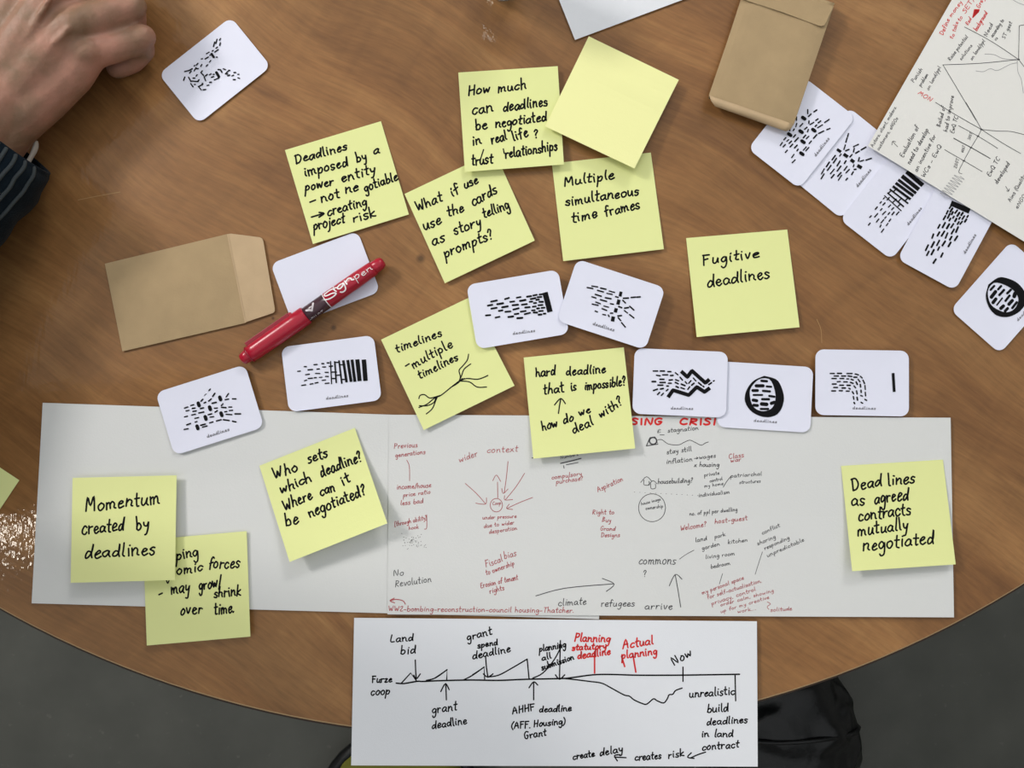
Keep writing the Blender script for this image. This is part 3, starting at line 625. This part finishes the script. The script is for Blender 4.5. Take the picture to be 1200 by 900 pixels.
# ---------------------------------------------------------------- printed cards
# each design is traced once in the pixels of one card and reused in card coordinates
CL, CW = 0.0700, 0.0492
def card_quad(cx, cy, ang):
    c = at(cx, cy); a = math.radians(ang); e1 = Vector((math.cos(a), math.sin(a), 0)); e2 = Vector((math.sin(a), -math.cos(a), 0))
    return [pix(c + e1 * (i * CL / 2) + e2 * (j * CW / 2)) for i, j in ((-1, -1), (1, -1), (1, 1), (-1, 1))]
SRC = {'birds': (251.7, 82.3, 39, (180, 20, 7.2)), 'blobs': (245.8, 480.3, 17.6, (180, 425, 8.185)), 'stripes': (388.3, 437.8, 7.5, (325, 388, 9)),
       'bar': (606.7, 362.4, 9.6, (545, 312, 9)), 'splinter': (716.1, 356.6, -18.2, (652, 300, 8.185)), 'zigzag': (797.1, 448.8, -2.4, (738, 403, 9.475)),
       'circle': (896.5, 465.2, -3.6, (838, 418, 9.475)), 'turn': (1010.3, 448.6, -.9, (950, 400, 9.475))}
DASH = {
'birds': (9, [(560,188,22,60),(530,205,40,75),(510,230,44,75),(560,228,26,75),(532,258,20,40),(498,285,16,30),(530,285,40,35),(457,303,32,30),(485,315,30,35),(498,325,40,-55,16),(448,345,36,30),(407,352,14,20),(533,338,12,0),(477,373,22,50),(450,408,20,45),(402,408,22,60),(367,398,24,50),(345,410,12,40),(313,443,34,30),(278,455,38,15),(350,440,36,60),(310,465,26,50),(368,435,20,0),(405,460,24,50),(258,520,34,70),(305,525,46,-60),(340,515,18,0),(350,542,58,-5),(378,535,20,50),(363,492,20,50),(410,480,36,-45),(445,490,26,40),(432,520,42,-70),(478,483,20,30),(507,483,14,0),(497,505,24,20),(540,485,50,-60,20),(570,455,30,-60),(550,443,16,0),(597,440,24,-20),(622,462,44,45),(637,450,16,0),(633,492,22,20),(615,480,24,0),(685,468,18,0),(668,493,20,20),(715,483,14,0),(718,515,20,-20),(680,528,20,0),(540,518,26,20),(517,528,16,20),(480,550,18,10),(458,575,20,10),(323,575,38,-55),(348,568,14,0),(400,575,40,30),(390,600,46,-50),(428,612,26,10),(410,565,20,80)]),
'blobs': (11, [(312,430,40,20),(370,407,35,15),(325,460,35,12),(383,437,30,8),(393,465,38,10),(310,517,35,15),(383,498,42,12),(413,530,42,12),(335,590,45,20),(312,637,45,10),(407,567,25,20),(463,437,35,15),(457,478,55,12),(463,360,30,45),(495,307,28,45,6),(537,260,25,50),(492,383,22,25),(540,358,38,40),(577,308,40,55),(580,385,45,12),(597,436,35,5),(540,495,40,15),(558,520,40,10),(600,467,32,35),(473,595,50,15),(490,613,50,15),(553,573,38,15),(625,553,52,15),(697,551,60,-8),(773,565,38,-12),(707,312,45,55),(703,352,40,10),(773,347,38,0),(657,403,30,50),(673,430,48,-3),(735,426,32,0),(742,458,36,5),(692,470,25,10),(722,497,60,-3),(807,491,58,0)]),
'stripes': (11, [(228,423,35,5),(295,375,28,0),(347,407,52,5),(403,353,38,5),(480,343,26,0),(430,400,30,5),(493,378,36,0),(318,457,45,8),(425,447,52,0),(520,435,38,0),(298,520,30,20),(348,498,50,5),(400,492,26,5),(457,487,32,5),(523,478,34,0),(490,517,42,8),(278,570,48,10),(360,557,36,10),(413,545,36,10),(525,550,46,5),(535,335,25,0),(565,370,40,5),(600,432,50,0),(600,500,40,0),(640,465,60,5),(690,355,50,0),(700,510,50,0),(620,330,40,0)]),
'bar': (16, [(305,367,70,12),(442,340,52,18),(565,328,50,10),(675,318,52,8),(738,305,45,12),(800,297,35,5),(263,411,55,10),(370,395,70,10),(497,373,52,8),(608,360,66,10),(718,341,60,12),(785,325,50,5),(305,443,65,10),(420,428,68,10),(530,408,66,6),(625,402,60,8),(695,374,36,5),(765,353,36,10),(375,468,45,10),(537,450,66,15),(452,478,62,5),(658,433,55,5),(738,388,30,5),(803,375,45,0),(730,425,40,8),(795,410,50,5),(242,517,55,5),(342,537,52,12),(482,532,58,8),(543,502,48,8),(613,475,62,8),(577,546,60,5),(657,498,66,15),(720,465,38,5),(742,488,44,0),(770,445,28,5),(822,438,38,5),(800,472,50,5),(790,510,38,5),(838,500,28,5)]),
'splinter': (11, [(368,292,62,-8),(450,313,58,-12),(532,342,58,-15),(323,307,60,-10),(423,337,64,-15),(510,363,58,-12),(402,377,64,-18),(497,405,60,-10),(580,393,30,-15),(360,397,46,-18),(452,427,66,-15),(533,460,34,-10),(400,450,52,-20),(478,485,52,-15),(372,467,62,-12),(460,513,52,-22),(383,532,28,-20),(458,563,34,-10),(502,573,22,-60),(530,548,26,0),(667,404,52,3),(738,396,48,5),(788,393,38,5),(650,438,40,-45),(673,497,42,8),(723,500,58,-42),(612,490,36,-20),(667,535,44,-38),(723,578,58,-38),(607,573,40,5),(605,605,42,-50),(643,660,60,-50)]),
'zigzag': (14, [(285,303,56,0),(362,303,52,0),(440,310,40,0),(317,353,46,-8),(393,345,62,0),(467,352,34,5),(357,395,50,0),(455,402,42,5),(268,420,44,0),(365,430,64,0),(445,438,40,0),(340,460,62,0),(285,512,52,20),(357,500,38,10),(320,552,40,45),(362,562,40,45),(415,515,30,40),(420,470,24,0),(520,333,42,-40),(572,388,48,-50),(525,405,42,-20),(522,437,42,-25),(593,457,50,-22),(625,432,34,-50),(667,425,44,50),(720,397,50,-48),(527,480,34,-25),(587,495,48,-20),(655,492,42,55),(700,450,40,40),(780,447,48,-40),(818,475,18,-40),(893,443,42,35),(933,413,18,30)]),
'circle': (20, [(545,270,70,-5,20),(495,323,92,0,30),(598,332,60,-5,20),(445,375,66,0,28),(570,382,88,-5,22),(475,425,105,0,16),(630,440,66,-8,20),(560,472,85,0,20),(443,485,56,-10,32),(545,527,72,-5,32),(640,512,50,20,32),(450,540,55,-5,26),(548,580,92,0,22)]),
'turn': (13, [(240,357,52,0),(320,356,50,0),(432,357,64,0),(513,367,44,-15),(285,385,52,0),(366,385,50,0),(437,387,48,-8),(497,398,38,0),(562,397,34,-45),(260,413,54,0),(347,413,48,0),(412,417,26,0),(462,425,30,-20),(537,435,40,-55),(590,450,48,-65),(312,447,40,5),(387,450,46,0),(457,461,38,-20),(512,465,36,-65),(262,474,48,0),(343,487,48,0),(422,488,40,0),(490,505,34,-50),(553,493,34,-80),(605,512,50,-85),(277,512,48,0),(367,518,42,0),(432,525,22,-30),(255,550,48,0),(335,548,40,0),(412,552,40,0),(470,570,32,-60),(513,567,42,-80),(560,555,30,-85),(608,585,46,-85),(477,628,38,-80),(518,637,38,-80),(565,605,26,-20),(485,685,20,-60),(568,682,26,-30),(612,650,28,-30)])}
BOLD = {'blobs': [([(a - 4, b - 12), (a + 4, b + 12)], 34) for a, b in ((432,400),(638,343),(540,437),(498,530),(650,495),(420,620))],
'stripes': [([(560,316),(572,560)],12),([(605,318),(622,548)],17),([(650,308),(680,555)],18),([(695,308),(730,540)],27),([(742,305),(778,535)],31),([(787,300),(818,535)],31),([(843,298),(868,527)],44),([(912,300),(930,525)],48)],
'bar': [([(842,276),(870,380),(896,482)],58)],
'splinter': [([(621,342),(610,388)],28),([(601,418),(589,466)],32),([(575,500),(565,541)],32),([(546,580),(538,628)],34)],
'zigzag': [([(570,305),(640,370),(690,300),(840,435),(885,395)],42),([(425,595),(480,515),(655,570),(745,480),(830,535),(890,490)],42)],
'turn': [([(915,352),(922,460),(928,562)],32)]}
WORD = {'blobs': (515,720,727,650),'stripes':(515,722,747,692),'bar':(505,722,738,690),'splinter':(348,658,552,722),'zigzag':(455,728,702,732),'circle':(430,720,685,736),'turn':(465,752,722,757)}
RO = [(545,212),(640,235),(700,270),(745,360),(765,460),(745,560),(690,640),(600,672),(500,660),(400,605),(340,520),(330,440),(360,350),(430,265)]
RI = [(550,238),(610,255),(650,330),(672,430),(660,520),(620,580),(540,605),(470,590),(415,540),(388,450),(388,370),(430,300),(490,250)]
def polar(poly, c, n=40):
    P = catmull(poly + [poly[0]], 6); out = []
    for k in range(n):
        a = 2 * PI * k / n
        b = min(P, key=lambda q: abs((math.atan2(q[1] - c[1], q[0] - c[0]) - a + PI) % (2 * PI) - PI)); out.append(b)
    return out
def card(design, cx, cy, ang, z0, label, bend=(.0004, .0004), lift=.0003, group='printed white cards'):
    s = Sheet(card_quad(cx, cy, ang), z0 + lift, lambda u, v: bend[0] * (2 * u - 1) ** 2 + bend[1] * (2 * v - 1) ** 2, .0005)
    o = s.rounded('card', CARDM, .09, .125); tag(o, label, 'card', group)
    if not design: return s, o
    sx, sy, sa, (ox, oy, sc) = SRC[design]; Hs = homography(card_quad(sx, sy, sa)).inverted(); cr = crop(ox, oy, sc)
    def f(x, y):                       # source crop pixel -> card coordinates -> world
        p = Hs @ Vector((*cr(x, y), 1)); return s.inkuv(p.x / p.z, p.y / p.z)
    k = Ink(f); dw, ds = DASH[design]
    for d in ds:
        x, y, l, a = d[:4]; w_ = d[4] if len(d) > 4 else dw; l = max(1, l - w_ * .5); a = math.radians(a)
        k.ribbon([(x - l / 2 * math.cos(a), y + l / 2 * math.sin(a)), (x + l / 2 * math.cos(a), y - l / 2 * math.sin(a))], w_ * random.uniform(1.1, 1.4))
    for pts, w_ in BOLD.get(design, []): k.ribbon([(a_[0] + (b_[0] - a_[0]) * t_, a_[1] + (b_[1] - a_[1]) * t_) for a_, b_ in zip(pts, pts[1:]) for t_ in (0, .06, .5, .94)] + [pts[-1]], w_, design == 'blobs')
    if design == 'circle': k.ring(polar(RO, (540, 430)), polar(RI, (540, 430)))
    k.build('print', INKB, o)
    if design in WORD:
        k = Ink(f); x0, y0, x1, y1 = WORD[design]
        for st_ in layout('deadlines', x0, y0, x1, y1, 17, 0, 2, .35): k.ribbon(st_, 6.5)
        for i in range(9):             # typewriter serifs
            x = x0 + (x1 - x0) * (i + .5) / 9; y = y0 + (y1 - y0) * (i + .5) / 9; k.ribbon([(x - 7, y), (x + 7, y + (y1 - y0) / 30)], 3.5)
        k.build('lettering', PRINT, o)
    return s, o
T = 'white card printed with '
card('birds', 251.7, 82.3, 39, 0, T + 'scattered dashes, alone at the top left beside the hand')
card(None, 381.2, 325.4, 20.8, 0, 'blank white card lying under the red pen')
card('blobs', 245.8, 480.3, 17.6, .0022, T + 'black blobs and dashes, on the edge of the left paper strip')
card('stripes', 388.3, 437.8, 7.5, .0022, T + 'thickening black stripes, below the red pen')
card('bar', 606.7, 362.4, 9.6, .0050, T + 'dashes running into a thick black bar, over the timelines note')
card('splinter', 716.1, 356.6, -18.2, .0068, T + 'dashes bursting through a broken bar, below the Multiple note')
card('circle', 896.5, 465.2, -3.6, .0032, T + 'a thick black ring, left of the card with a turning stream')
card('zigzag', 797.1, 448.6, -2.4, .0048, T + 'two black zigzag lines, right of the hard deadline note')
card('turn', 1010.3, 448.6, -.9, .0032, T + 'a stream of dashes turning down before a short bar')
g2 = 'printed white cards'
card('splinter', 990.5, 191, 50.3, .0003, T + 'a broken bar, half under the large drawing sheet', group=g2)
card('blobs', 939.7, 155.8, 51.5, .0014, T + 'black blobs, partly under the stuffed brown envelope', group=g2)
card('stripes', 1047.4, 238.6, 51.5, .0014, T + 'thickening stripes, its corner under the drawing sheet', (.0001, .0001), group=g2)
card('bar', 1110.8, 274.7, 61, .0025, T + 'a thick black bar, its edge under the drawing sheet', (.0001, .0001), group=g2)
card('circle', 1178.3, 348.3, 48, 0, T + 'a thick black ring, at the right edge of the picture', group=g2)
# ---------------------------------------------------------------- envelopes
def slab(name, m, parent, top, z1, z0, bot=None, sub=1):
    """prism between a pixel outline at z1 (top) and one at z0"""
    bot = bot or top; V = [at(x, y, z1) for x, y in top] + [at(x, y, z0) for x, y in bot]; n = len(top)
    F = [tuple(range(n))[::-1], tuple(range(n, 2 * n))] + [(i, (i + 1) % n, n + (i + 1) % n, n + i) for i in range(n)]
    me_o = ob(name, V, F, m, parent, sum(V, Vector()) / len(V)); return me_o
p = at(210, 342); e = empty('envelope', p)
tag(e, 'flat brown paper envelope with its flap open, left of the red pen', 'envelope', 'brown envelopes')
s = Sheet([(122.8, 309), (266.5, 274.2), (287.6, 378.5), (143.4, 411.8)], .0004, lambda u, v: .0012 * math.sin(PI * u) * math.sin(PI * v) + .0006, .0005)
o = s.grid('pocket', KRAFT, 14, 12); o.parent = e; o.location = Vector(o.location) - p
FL = [(266.2, 274.4), (270.4, 273.7), (304.3, 278), (307.3, 279.6), (308.6, 282.6), (322, 361.5), (322.1, 364.5), (320, 366.8), (289, 377.2), (287.4, 378.2)]
slab('flap', KRAFTL, e, FL, .0018, .0014)
slab('fold_crease', KRAFTL, e, [(265.8, 274.6), (267.3, 274.4), (288.3, 378), (286.9, 378.4)], .0021, .0018)
p = at(905, 60); e = empty('envelope', p)
tag(e, 'stuffed brown paper envelope with closed flap, lying on a white card at the top right', 'envelope', 'brown envelopes')
zt, zb = .0125, .0022
facetop = [(878.2, -27), (976.8, 7), (930.2, 145.4), (831, 111.4)]
# body: top face, belly and underside as rounded cross sections (the bottom end is a broad gusset)
def lerp(a, b, t): return (a[0] + (b[0] - a[0]) * t, a[1] + (b[1] - a[1]) * t)
TL_, TR_, BR_, BL_ = facetop
gl, gr = (838, 124.5), (921, 153.8)
V = []; F = []
nu, nv = 14, 22
S = Sheet(facetop, zt, lambda u, v: -.0016 * (2 * u - 1) ** 4 - .0008 * (2 * v - 1) ** 4 + .0004 * math.sin(9 * u + 2 * v), .0003)
topo = S.grid('front_panel', KRAFT, nu, nv); topo.parent = e; topo.location = Vector(topo.location) - p
def band(name, m, rowsf, n):
    V = []; F = []; k = len(rowsf)
    for fn in rowsf:
        for i in range(n + 1): V.append(fn(i / n))
    for r in range(k - 1):
        for i in range(n): a = r * (n + 1) + i; F.append((a, a + 1, a + n + 2, a + n + 1))
    o = ob(name, V, F, m, e, sum(V, Vector()) / len(V), True); sm = o.modifiers.new('solid', 'SOLIDIFY'); sm.thickness = .0003; sm.offset = 0; return o
mid = lambda a, b, off, z: (lambda t: at(a[0] + (b[0] - a[0]) * t + off[0], a[1] + (b[1] - a[1]) * t + off[1], z))
edge = lambda u0, v0, u1, v1: (lambda t: S.pt(u0 + (u1 - u0) * t, v0 + (v1 - v0) * t, .0001))
gm = lambda z, dx, dy: (lambda t: at(lerp(gl, gr, t)[0] + dx, lerp(gl, gr, t)[1] + dy, z))
band('gusset', KRAFTL, [edge(0.0, 1, 1, 1), (lambda t: at(*lerp((833.5, 118.5), (926.5, 151.5), t), .0110 - .0006 * math.sin(9 * t))), gm(.0085, 0, 0), gm(.0050, -.5, -.5), gm(.0028, 1.5, -4)], 14)
band('side_panel', KRAFT, [edge(0, 0, 0, 1), mid(TL_, (832, 116), (-1.5, 0), .0075), mid(TL_, (836, 116), (1, 0), zb + .0006)], 14)
band('side_panel', KRAFT, [edge(1, 0, 1, 1), mid(TR_, (929, 147), (.2, 0), .0075), mid(TR_, (925, 144), (-1, 0), zb + .0006)], 14)
band('end_panel', KRAFT, [edge(0, 0, 1, 0), mid(TL_, TR_, (1.5, -3), .0075), mid(TL_, TR_, (0, 0), zb + .0006)], 14)
slab('back_panel', KRAFT, e, [lerp(TL_, BR_, .01), lerp(TR_, BL_, .01), (922, 149), (839, 119)], zb + .0006, zb)
fl = [(877.5, -26), (976.2, 8), (968.2, 26), (966, 29.4), (963, 30.6), (959.5, 30.2), (917.8, 14.6), (876, 1), (868, -3)]
V = [at(x, y, zt + .0009) for x, y in fl] + [at(x, y, zt + .0004) for x, y in fl]; n = len(fl)
ob('flap', V, [tuple(range(n))[::-1], tuple(range(n, 2 * n))] + [(i, (i + 1) % n, n + (i + 1) % n, n + i) for i in range(n)], KRAFT, e, V[0])
# shadowed slot where the flap edge stands off: a thin dark lip is left to the renderer

# ---------------------------------------------------------------- red pen
RAD = .0061
P0, P1 = at(283.4, 421.8, RAD + .001), at(449.6, 306.0, RAD + .002)
ax = (P1 - P0).normalized(); PL = (P1 - P0).length; ay = Vector((0, 0, 1)).cross(ax).normalized(); az = ax.cross(ay)
pe = empty('marker_pen', P0); tag(pe, 'red sign pen with white lettering lying across a blank white card', 'pen')
def turn(name, prof, m, seg=40):
    V = []; F = []
    for x, r in prof:
        for k in range(seg): a = 2 * PI * k / seg; V.append(P0 + ax * x + ay * r * math.cos(a) + az * r * math.sin(a))
    for i in range(len(prof) - 1):
        for k in range(seg): j = (k + 1) % seg; a = i * seg; F.append((a + k, a + seg + k, a + seg + j, a + j))
    F.append(tuple(range(seg))); F.append(tuple(range((len(prof) - 1) * seg, len(prof) * seg))[::-1])
    o = ob(name, V, F, m, pe, P0 + ax * prof[0][0], True)
    return o
L_ = PL
turn('cap_plug', [(.0000, .0030), (.0008, .0042), (.0065, .0052), (.0075, .0046), (.009, .0046)], REDP)
turn('cap', [(.0062, .0048), (.0066, .0062), (.012, .0066), (.048, .0070), (.0575, .0070), (.0582, .0064), (.0582, .0055)], REDP)
turn('cap_ring', [(.0066, .0064), (.0072, .0066), (.0078, .0064)], REDD)
turn('label_band', [(.0580, .0056), (.0582, .0058), (.0760, .0059), (.0762, .0056)], DARKL)
turn('label_line', [(.0762, .00575), (.0763, .0060), (.0768, .0060), (.0769, .00575)], WHITEP)
turn('barrel', [(.0768, .0056), (.0770, .0059), (.105, .0058), (L_ - .012, .0055), (L_ - .009, .0053)], REDP)
turn('end_plug', [(L_ - .0095, .0045), (L_ - .009, .0049), (L_ - .003, .0045), (L_ - .0008, .0036), (L_, .002)], REDP)
# clip along the upper side of the cap
def box_local(name, m, x0, x1, y0, y1, z0, z1, bev=.0003):
    bm = bmesh.new(); bmesh.ops.create_cube(bm, size=1)
    for v in bm.verts:
        X = x0 if v.co.x < 0 else x1; Y = y0 if v.co.y < 0 else y1; Z = z0 if v.co.z < 0 else z1
        v.co = ax * X + ay * Y + az * Z
    bmesh.ops.bevel(bm, geom=bm.edges[:], offset=bev, segments=2, profile=.7, affect='EDGES')
    me = bpy.data.meshes.new(name); bm.to_mesh(me); bm.free(); me.materials.append(m)
    o = bpy.data.objects.new(name, me); C.objects.link(o); o.parent = pe; return o
box_local('clip', REDD, .0095, .0480, .0052, .0083, -.0002, .0040)
box_local('clip_bridge', REDP, .0440, .0500, .0040, .0080, -.0010, .0034)
PC = crop(270, 270, 5.295)
def pen_f(dr):
    def f(x, y):
        px, py = PC(x, y); q = at(px, py, .0105) - P0
        X = q.dot(ax); Y = q.dot(ay); Y = max(-.0055, min(.0055, Y)); r = .0060 + dr
        return P0 + ax * X + ay * Y + az * math.sqrt(max(1e-9, r * r - Y * Y))
    return f
k = Ink(pen_f(.0001))
for t_, a, b, c, d, xh, w_ in (('i', 648, 392, 670, 378, 26, 8), ('g', 672, 378, 722, 345, 27, 8), ('n', 722, 342, 772, 308, 28, 9), ('p', 782, 312, 815, 290, 26, 4), ('e', 822, 290, 850, 272, 21, 4), ('n', 855, 266, 888, 245, 20, 4)):
    for st_ in layout(t_, a, b, c, d, xh, 0, 6): k.ribbon(st_, w_)
k.ribbon(catmull([(662, 358), (622, 374), (588, 400), (600, 410), (640, 394), (662, 394), (648, 412), (616, 430), (590, 434)], 6), 8)
k.build('lettering', WHITEP, pe)
k = Ink(pen_f(.0001))
k.ribbon([(478, 500), (500, 498), (512, 500)], 13); k.ribbon([(512, 500), (516, 478), (518, 455)], 12)
k.ribbon([(490, 566), (500, 556)], 8)
for st_ in layout('PILOT', 512, 558, 582, 508, 9, 0, 3): k.ribbon(st_, 3)
k.build('logo', SILV, pe)

# ---------------------------------------------------------------- person: hand and sleeve
SKIN = mat('skin', (0.36, 0.19, 0.125, 1), 0.5, 0.35)
def skin():
    nt = SKIN.node_tree; b = nt.nodes['Principled BSDF']; N = nt.nodes.new; K = nt.links.new
    tc = N('ShaderNodeTexCoord'); n = N('ShaderNodeTexNoise'); n.inputs['Scale'].default_value = 38; n.inputs['Detail'].default_value = 4
    K(tc.outputs['Object'], n.inputs['Vector']); r = N('ShaderNodeValToRGB'); e_ = r.color_ramp.elements
    e_[0].position = .34; e_[0].color = (0.25, 0.15, 0.092, 1); e_[1].position = .66; e_[1].color = (0.46, 0.225, 0.16, 1)
    K(n.outputs['Fac'], r.inputs[0]); K(r.outputs[0], b.inputs['Base Color'])
    b.inputs['Subsurface Weight'].default_value = .08; b.inputs['Subsurface Radius'].default_value = (.006, .002, .001); b.inputs['Subsurface Scale'].default_value = .5
    n2 = N('ShaderNodeTexNoise'); n2.inputs['Scale'].default_value = 260; n2.inputs['Detail'].default_value = 4; K(tc.outputs['Object'], n2.inputs['Vector'])
    bp = N('ShaderNodeBump'); bp.inputs['Strength'].default_value = .35; bp.inputs['Distance'].default_value = .0012
    K(n2.outputs['Fac'], bp.inputs['Height']); K(bp.outputs[0], b.inputs['Normal'])
skin()
pb = at(0, 150); per = empty('person', (pb.x, pb.y, TT))
tag(per, 'person in a navy ribbed sleeve resting a loosely closed hand on the table', 'person')
def cap_(pts, seg=14):
    P = [at(x, y, z * mm) for x, y, z, r in pts]; R = [r * mm for *_, r in pts]
    Pd = []; Rd = []
    for i in range(len(P) - 1):
        for t_ in (0, .25, .5, .75): Pd.append(P[i].lerp(P[i + 1], t_)); Rd.append(R[i] + (R[i + 1] - R[i]) * t_)
    Pd.append(P[-1]); Rd.append(R[-1]); return tubes(Pd, Rd, seg)
parts_ = [
 # forearm and wrist
 cap_([(-95, 262, 46, 24), (-30, 165, 42, 23), (2, 118, 38, 22)]), cap_([(-80, 275, 40, 22), (-8, 170, 34, 19), (20, 134, 32, 18)]), cap_([(-105, 245, 44, 22), (-45, 150, 40, 19), (-15, 100, 38, 18)]),
 # back of the hand
 cap_([(16, 142, 32, 18), (50, 112, 31, 18), (84, 84, 33, 15.5), (102, 64, 36, 12.8)]),
 cap_([(8, 122, 36, 18), (50, 70, 42, 17), (88, 28, 45, 13.5)]),
 cap_([(-2, 108, 38, 18), (30, 50, 46, 17), (66, -6, 49, 14)]),
 cap_([(-12, 98, 38, 18), (12, 30, 45, 16), (38, -38, 48, 14)]),
 cap_([(40, 95, 30, 15), (90, 50, 31, 14), (70, 0, 34, 16), (20, 20, 34, 18), (10, 90, 32, 18)]),
 # little, ring, middle and index finger
 cap_([(100, 62, 37, 12.5), (132, 56, 33, 10.5), (162, 46, 25, 10.6), (167, 58, 15, 9), (155, 72, 9.6, 8.4), (137, 80, 9, 7.8)]),
 cap_([(88, 28, 45, 13.5), (122, 18, 41, 11), (152, 9, 33, 11), (156, 24, 20, 9.5), (143, 38, 11, 9), (118, 46, 10, 8.5)]),
 cap_([(66, -6, 49, 14), (104, -24, 46, 11.5), (140, -34, 37, 11.5), (146, -14, 20, 10), (128, 4, 11, 9), (104, 10, 10, 8.5)]),
 cap_([(38, -38, 48, 14), (78, -62, 45, 11.5), (112, -76, 36, 11.5), (122, -58, 20, 10), (106, -38, 11, 9), (82, -28, 10, 8.5)]),
 # thumb
 cap_([(-20, 90, 34, 17), (-8, 40, 30, 16), (18, -22, 24, 13), (62, -66, 16, 11), (98, -82, 12, 9.5)])]
# knuckles and tendons
for (x, y, z, r) in ((84, 29, 50, 10), (101, 61, 41.5, 9), (60, -6, 55, 10), (163, 45, 28, 9), (152, 9, 36, 9)):
    parts_.append(tubes([at(x - 5, y + 2, z * mm), at(x + 5, y - 2, z * mm)], [r * mm] * 2, 12))
for a_, b_ in (((10, 105, 51), (82, 32, 58)), ((0, 95, 54), (58, -2, 64))):
    parts_.append(tubes([at(a_[0], a_[1], a_[2] * mm), at(b_[0], b_[1], b_[2] * mm)], [.0018, .0020], 8))
hv, hf = merge(*parts_)
ho = ob('hand', hv, hf, SKIN, per, at(60, 70, .03), True)
rm = ho.modifiers.new('remesh', 'REMESH'); rm.mode = 'VOXEL'; rm.voxel_size = .0014; rm.use_smooth_shade = True
sm = ho.modifiers.new('smooth', 'SMOOTH'); sm.factor = .6; sm.iterations = 14
NAVY = mat('navy_knit', (0.004, 0.010, 0.017, 1), 0.85, 0.15, bump=0.5, bscale=700, sheen=.04, vary=.35, vscale=40)
STRI = mat('grey_knit_stripe', (0.055, 0.065, 0.07, 1), 0.85, 0.15, bump=0.5, bscale=900)
CUFFW = mat('pale_cuff_cloth', (0.62, 0.58, 0.52, 1), 0.7, 0.2)
spts = [(1, 160, .043), (-24, 188, .044), (-66, 236, .046), (-150, 340, .052), (-230, 480, .060), (-330, 560, .085), (-420, 560, .19), (-500, 530, .32)]
srad = [.0385, .043, .043, .047, .053, .058, .060, .066]
sp = [at(*q) for q in spts]
path = [Vector(q) for q in catmull([tuple(q) for q in sp], 8)]; rad = [r[0] for r in catmull([(r, 0, 0) for r in srad], 8)]
def sleeve_pt(i, a, dr=0):
    d = (path[min(len(path) - 1, i + 1)] - path[max(0, i - 1)]).normalized(); s_ = d.cross(Vector((0, 0, 1))).normalized(); u_ = s_.cross(d).normalized()
    wob = .0018 * noise.noise(Vector((i * .35, math.cos(a) * 2, math.sin(a) * 2)))
    fl_ = 1.0 if i > 1 else .97
    r = rad[i] * fl_ + wob + dr
    q = path[i] + s_ * r * math.cos(a) + u_ * r * .92 * math.sin(a); q.z = max(q.z, TT + .0012) if (q.xy - Vector(TC)).length < TR else q.z; return q
V = []; F = []; sg = 64; np_ = len(path)
for dr in (0, -.0025):
    for i in range(np_):
        for k_ in range(sg): V.append(sleeve_pt(i, 2 * PI * k_ / sg, dr))
for sd in (0, 1):
    for i in range(np_ - 1):
        for k_ in range(sg):
            j = (k_ + 1) % sg; a = sd * np_ * sg + i * sg; q = (a + k_, a + j, a + sg + j, a + sg + k_); F.append(q if sd else q[::-1])
for k_ in range(sg): j = (k_ + 1) % sg; F.append((k_, j, np_ * sg + j, np_ * sg + k_)); F.append(((np_ - 1) * sg + k_, (2 * np_ - 1) * sg + k_, (2 * np_ - 1) * sg + j, (np_ - 1) * sg + j))
slv = ob('sleeve', V, F, NAVY, per, path[0], True); slv['label'] = 'dark navy ribbed sleeve'
# grey knitted ribs on the side of the cuff; the arm points down-left, so angle 0 is the frame side
d0 = (path[1] - path[0]).normalized(); s0 = d0.cross(Vector((0, 0, 1)))
base_a = 0 if s0.x > 0 else PI
for n_, dg in enumerate((64, 54, 45, 35, 24, 10)):
    a = base_a + (1 if base_a == 0 else -1) * math.radians(dg)
    pp = []
    for i in range(1, 30):
        aa = a + .010 * math.sin(i * .8 + n_ * 1.7); pp.append(sleeve_pt(i, aa, .0004))
    v_, f_ = tubes(pp, [.0013] * len(pp), 8); st_o = ob('stripe', v_, f_, STRI, slv, pp[0], True); st_o['label'] = 'grey knitted rib'
pp = [at(43, 166, .020), at(41.5, 173, .019), at(38, 181, .019), at(33, 190, .021)]
v_, f_ = tubes([Vector(q) for q in catmull([tuple(q) for q in pp], 4)], [.0008, .0011, .0013, .0015, .0016, .0016, .0016, .0015, .0014, .0013, .0013, .0013, .0013], 12, 1.6)
cf = ob('shirt_cuff', v_, f_, CUFFW, per, pp[0], True); cf['label'] = 'pale sliver of inner cuff at the wrist'
